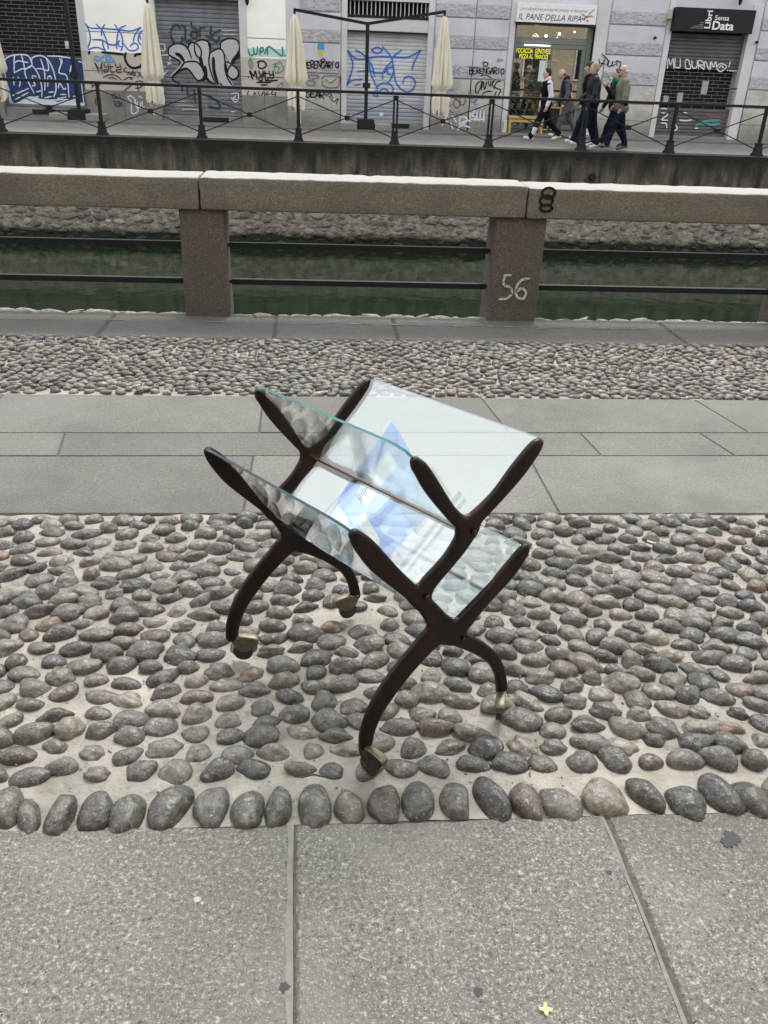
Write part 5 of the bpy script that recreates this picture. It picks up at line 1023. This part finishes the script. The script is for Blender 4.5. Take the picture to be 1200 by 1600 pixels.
for nm,L_ in limbs.items():
    C2=[];Wd=[]
    for i,(x,y,w_) in enumerate(L_):
        a=np.array(L_[max(i-1,0)][:2],float); b=np.array(L_[min(i+1,len(L_)-1)][:2],float); t=(b-a)/np.linalg.norm(b-a); pn_=np.array([-t[1],t[0]])
        P0=inpl((x,y),A0,vN); Pa=inpl((x,y)+pn_*w_,A0,vN); Pb=inpl((x,y)-pn_*w_,A0,vN); ta=inpl((x,y)+t,A0,vN)-inpl((x,y)-t,A0,vN); ta/=np.linalg.norm(ta)
        w_*=(.68 if nm.startswith('leg') else .97 if nm.startswith('paddle') else .9); C2.append(P0); Wd.append(abs((Pa-Pb)@np.array([-ta[1],ta[0]]))/2*.96)
    CC=catmull(np.c_[np.array(C2),np.array(Wd)],4)
    for a,b in zip(CC[:-1],CC[1:]): prims2.append((a[:2],b[:2],a[2],b[2]))
h_=.0026; lo=np.array([min(p[0][0]-p[2] for p in prims2)-.03,min(p[0][1]-p[2] for p in prims2)-.03]); hi=np.array([max(p[0][0]+p[2] for p in prims2)+.03,max(p[0][1]+p[2] for p in prims2)+.04])
n2=np.ceil((hi-lo)/h_).astype(int)+1; gx,gz=np.meshgrid(lo[0]+np.arange(n2[0])*h_,lo[1]+np.arange(n2[1])*h_,indexing='ij'); X2=np.stack([gx,gz],-1)
F2=np.full(gx.shape,1.); 
def capd(X,a,b,r1,r2):
    d=b-a; t=np.clip(((X-a)@d)/max(d@d,1e-12),0,1); return np.linalg.norm(X-a-t[...,None]*d,axis=-1)-(r1+(r2-r1)*t)
keys=list(limbs); per=len(prims2)
idx=0
fields=[]
for nm,L_ in limbs.items():
    cnt_=(len(L_)-1)*4; f_=np.full(gx.shape,1.)
    for p in prims2[idx:idx+cnt_]: f_=np.minimum(f_,capd(X2,*p))
    idx+=cnt_; fields.append(f_)
for f_ in fields: F2=smin(F2,f_,.016)
hw_=.0100; yy_=np.arange(-.021,.0211,h_)
# rounded section: the half thickness follows the distance to the outline
D=np.stack([np.full(F2.shape,0.)]*len(yy_),-1)
rr=np.minimum(-F2,.011); 
for i,y in enumerate(yy_):
    a=F2+.011; b=abs(y)-hw_+.0085
    D[...,i]=np.minimum(np.maximum(a/1.0,b*1.25),0)+np.sqrt(np.maximum(a,0)**2+np.maximum(b*1.25,0)**2)-.011
V_,Q_=surfnet(np.transpose(D,(0,2,1)),np.array([lo[0],yy_[0],lo[1]]),h_)
rack=thing('magazine_rack',tuple((A0+B0+A1+B1)/4*[1,1,0]),'vintage dark wood and glass magazine rack on brass casters standing on the cobblestones','magazine rack')
NV=np.array([A0[0],A0[1],0])+V_[:,0:1]*vN+V_[:,1:2]*nN+V_[:,2:3]*np.array([0,0,1.])
q2=np.c_[V_[:,0],V_[:,2],np.ones(len(V_))]@AF
FV=np.array([A1[0],A1[1],0])+q2[:,0:1]*vR+V_[:,1:2]*nR+q2[:,1:2]*np.array([0,0,1.])
frN=mk('end_frame',NV,Q_,'wood',rack,smooth=True); frF=mk('end_frame',FV,Q_,'wood',rack,smooth=True)
for fr_,Pf,sg in ((frN,nearP,-1),(frF,farP,1)):
    for (x,y,r_) in ((735,827,.0068),(662,929,.0072),(719,993,.0042)):
        s,z=inpl((x,y),A0,vN); c0=Pf(s,z,sg*.0125); c1=Pf(s,z,sg*.0165); c2=Pf(s,z,sg*.018); b=MB(); b.tube([c0,c1,c2],[r_,r_*.95,r_*.45],14); b.build('screw_cap','brass_dark',fr_,smooth=True)
s,z=inpl((724,829),A0,vN); b=MB(); b.tube([nearP(s,z,.008),farP(s,z,-.008)],.0052,10); b.build('stretcher','wood_red',rack,smooth=True)
def panel(nb,nt_,over,ra,lab,em='glass_edge'):
    a0=inpl(nb,A0,vN); a1=inpl(nt_,A0,vN); NA,NB=28,16
    d=(a1-a0); 
    def P3_(a,b):
        q=a0+d*b; return nearP(q[0],q[1],.004)*(1-a)+farP(q[0],q[1],-.004)*a
    cs_=np.array([P3_(0,0),P3_(1,0),P3_(0,1),P3_(1,1)]); cc_=cs_.mean(0); nrm=np.linalg.svd(cs_-cc_)[2][2]; T_=.0032     # a flat pane: best plane through its four corners
    if nrm[2]<0: nrm=-nrm
    P3b=P3_
    def P3_(a,b): q=P3b(a,b); return q-nrm*((q-cc_)@nrm)
    vs=[];mi=[]
    al=np.concatenate([np.linspace(0,ra,7)[:-1],np.linspace(ra,1-ra,NA-11),np.linspace(1-ra,1,7)[1:]]); NA=len(al)-1
    for sd in (1,-1):
        for a in al:
            e=min(a,1-a); tt=max(0,(ra-e)/ra) if ra>0 else 0; top=1+over-(over+.012)*(1-math.sqrt(max(0,1-tt**2)))
            for j in range(NB+1): vs.append(P3_(a,top*j/NB)+nrm*T_*sd)
    K_=(NA+1)*(NB+1); id_=lambda s_,i,j: s_*K_+i*(NB+1)+j; fs_=[];
    for i in range(NA):
        for j in range(NB): fs_.append((id_(0,i,j),id_(0,i+1,j),id_(0,i+1,j+1),id_(0,i,j+1))); fs_.append((id_(1,i,j),id_(1,i,j+1),id_(1,i+1,j+1),id_(1,i+1,j)))
    mi=[0]*len(fs_)
    for i in range(NA): fs_.append((id_(0,i,NB),id_(0,i+1,NB),id_(1,i+1,NB),id_(1,i,NB))); fs_.append((id_(0,i,0),id_(1,i,0),id_(1,i+1,0),id_(0,i+1,0)))
    for j in range(NB): fs_.append((id_(0,0,j),id_(0,0,j+1),id_(1,0,j+1),id_(1,0,j))); fs_.append((id_(0,NA,j),id_(1,NA,j),id_(1,NA,j+1),id_(0,NA,j+1)))
    mi+= [1]*(len(fs_)-len(mi))
    o=mk('glass_panel',vs,fs_,[('glass_clear' if em!='glass_edge' or over>.09 else 'glass'),em],rack,midx=mi,label=lab)
    return o
panel((664,954),(546,829),.035,.14,'lower left glass panel',em='glass_edge_dark'); panel((724,829),(645,715),.10,.11,'upper left glass panel'); panel((662,926),(844,689),.018,.035,'tall right glass panel'); panel((702,980),(820,856),.015,.05,'lower right glass panel')
def caster(P_,leg,hd_,nm):
    """leg = leg end (3d); hd_ = heading of the trailing wheel"""
    hx=np.array([math.cos(hd_),math.sin(hd_),0.]); sx_=np.array([-hx[1],hx[0],0.]); wc=leg+hx*.018; wc[2]=leg[2]-.046
    c=bpy.data.objects.new('caster',None); COL.objects.link(c); c.parent=rack; c.location=(0,0,0)
    c.empty_display_size=.02
    out=[(-.034,.036),(-.010,.040),(.018,.039),(.040,.036),(.050,.029),(.046,.015),(.034,.002),(.018,-.006),(.0,-.008),(-.014,-.004),(-.025,.008),(-.032,.022)]
    out=[(x*.98,z*1.10+.004) for x,z in out]; out=catmull(out+[out[0]],3)[:-1]
    bm=bmesh.new(); ring=[]
    lay=[(-.0128,.80),(-.0126,.90),(-.0112,.975),(-.0085,1.0),(.0085,1.0),(.0112,.975),(.0126,.90),(.0128,.80)]
    cen=np.array([.004,.012]); vs=[]
    for o_,k in lay:
        for h,z in out: q=cen+(np.array([h,z])-cen)*k; vs.append(wc+hx*q[0]+sx_*o_+np.array([0,0,q[1]]))
    n_=len(out); fs_=[(i*n_+k,i*n_+(k+1)%n_,(i+1)*n_+(k+1)%n_,(i+1)*n_+k) for i in range(len(lay)-1) for k in range(n_)]+[tuple(range(n_-1,-1,-1)),tuple(range((len(lay)-1)*n_,len(lay)*n_))]
    mi2=[0 if 2<=(k//n_)<=4 else 1 for k in range(len(fs_)-2)]+[1,1]; wcv=mk('wheel_cover',vs,fs_,['brass','brass_dark' if nm=='dark' else 'brass'],c,smooth=True,midx=mi2)
    for p_ in wcv.data.polygons[-2:]: p_.use_smooth=False
    wcv.data.update()
    b=MB(); b.tube([wc-sx_*.0080+[0,0,-.009],wc-sx_*.0068+[0,0,-.009],wc+sx_*.0068+[0,0,-.009],wc+sx_*.0080+[0,0,-.009]],[.024,.0285,.0285,.024],28); b.build('wheel','rubber',c,smooth=False)
    b=MB(); b.tube([wc-sx_*.0150+[0,0,.0],wc+sx_*.0150+[0,0,.0]],.003,10); b.build('axle_rivet','brass',c)
    b=MB(); b.tube([leg+[0,0,.004],leg+[0,0,-.010]-hx*.004,leg+[0,0,-.022]-hx*.004],[.0122,.0124,.010],14); b.build('leg_socket','iron',c)
    return c
la=nearP(*inpl((571,1163),A0,vN)); lb=nearP(*inpl((784,1077),A0,vN)); fa=A1.copy(); fb=B1.copy()
caster(None,la,R(-48),'dark'); caster(None,lb,R(-104),'b'); caster(None,fa,R(-6),'b'); caster(None,fb,R(-158),'b')
# ================================================================== NEAR-SIDE SURROUNDINGS (behind and left of the camera, seen in the glass)
t=thing('market_awning',(-3.8,3.3,0),'pale blue fabric market awning on steel posts, mirrored in the glass of the rack','awning')
bl=bpy.data.materials.new('blue_awning_fabric'); bl.use_nodes=True; N_=bl.node_tree.nodes; P_=N_['Principled BSDF']; P_.inputs['Base Color'].default_value=(.24,.40,.80,1); P_.inputs['Roughness'].default_value=.9
trn=N_.new('ShaderNodeBsdfTranslucent'); trn.inputs['Color'].default_value=(.42,.58,.95,1); mxs=N_.new('ShaderNodeMixShader'); mxs.inputs[0].default_value=.8; L_=bl.node_tree.links; L_.new(P_.outputs[0],mxs.inputs[1]); L_.new(trn.outputs[0],mxs.inputs[2]); L_.new(mxs.outputs[0],N_['Material Output'].inputs['Surface'])
wl_=bl.copy(); wl_.name='white_awning_fabric'; wl_.node_tree.nodes['Principled BSDF'].inputs['Base Color'].default_value=(.8,.85,.85,1)
for nd in wl_.node_tree.nodes:
    if nd.type=='BSDF_TRANSLUCENT': nd.inputs['Color'].default_value=(.85,.92,.92,1)
nx,ny=96,36; vs=[];  x0,x1,y0,y1=-4.55,-2.66,2.66,3.37
for i in range(nx+1):
    for j in range(ny+1):
        a,b_=i/nx,j/ny; sag=.022*math.sin(a*9.4)*math.sin(b_*math.pi)+.02*math.sin((a*2+b_)*5); vs.append((x0+(x1-x0)*a,y0+(y1-y0)*b_,3.0+sag))
fs_=[(i*(ny+1)+j,(i+1)*(ny+1)+j,(i+1)*(ny+1)+j+1,i*(ny+1)+j+1) for i in range(nx) for j in range(ny)]
mi_=[]
for i in range(nx):
    for j in range(ny):
        X_,Y_=x0+(x1-x0)*(i+.5)/nx,y0+(y1-y0)*(j+.5)/ny
        mi_.append(1 if (-3.48<X_<-2.88 and 3.10<Y_<3.225) or (-4.05<X_<-3.86 and 3.14<Y_<3.33) or (-3.72<X_<-3.56 and 2.80<Y_<3.10) or Y_>3.35 else 0)
mk('canopy_fabric',vs,fs_,[bl,wl_],t,smooth=True,midx=mi_)
b=MB()
for i in range(9): b.box(-3.45+i*.034,-3.432+i*.034,3.12+.012*(i%3),3.18+.012*(i%2),2.941,2.943)
b.build('label_marks','ink',t)
b=MB()
for i in range(24): b.box(-3.04+i*.025,-3.037+i*.025,2.60,2.83,2.93,2.933)
for i in range(10): b.box(-3.04,-2.44,2.60+i*.025,2.603+i*.025,2.9332,2.9362)
b.build('wire_mesh','offwhite',t)
gst=wl_.copy(); gst.name='grey_translucent_rail'; gst.node_tree.nodes['Principled BSDF'].inputs['Base Color'].default_value=(.45,.47,.5,1)
for nd in gst.node_tree.nodes:
    if nd.type=='BSDF_TRANSLUCENT': nd.inputs['Color'].default_value=(.50,.53,.57,1)
for ya,yb_,r_ in ((2.575,2.48,.020),(2.517,2.42,.013)): b=MB(); b.add([(-4.58,yb_-r_,2.99),(-2.42,ya-r_,2.99),(-2.42,ya+r_,2.99),(-4.58,yb_+r_,2.99)],[(0,1,2,3)]); b.build('side_strap',gst,t)
for y in (2.45,3.40): b=MB(); b.tube([(-4.6,y,0),(-4.6,y,2.98)],.016,10); b.build('post',gst,t)

nb_=thing('near_building',(0,-5,0),'unseen ochre plastered house behind the viewer on the near bank','building')  # unseen house, added to keep sky light off faces towards the camera
b=MB(); b.box(-22,22,-12,-5,0,9); b.build('plaster_wall',mat('ochre_plaster',[(.3,(.40,.31,.2)),(.7,(.50,.40,.27))],scale=1.2,rough=.9),nb_)
for i in range(-6,7):
    for z in (1.2,4.6): b=MB(); b.box(i*3.2-.6,i*3.2+.6,-4.99,-4.93,z,z+1.9); w_=b.build('window','offwhite',nb_); b=MB(); b.box(i*3.2-.5,i*3.2+.5,-4.928,-4.92,z+.1,z+1.8); b.build('pane','signblack',w_)
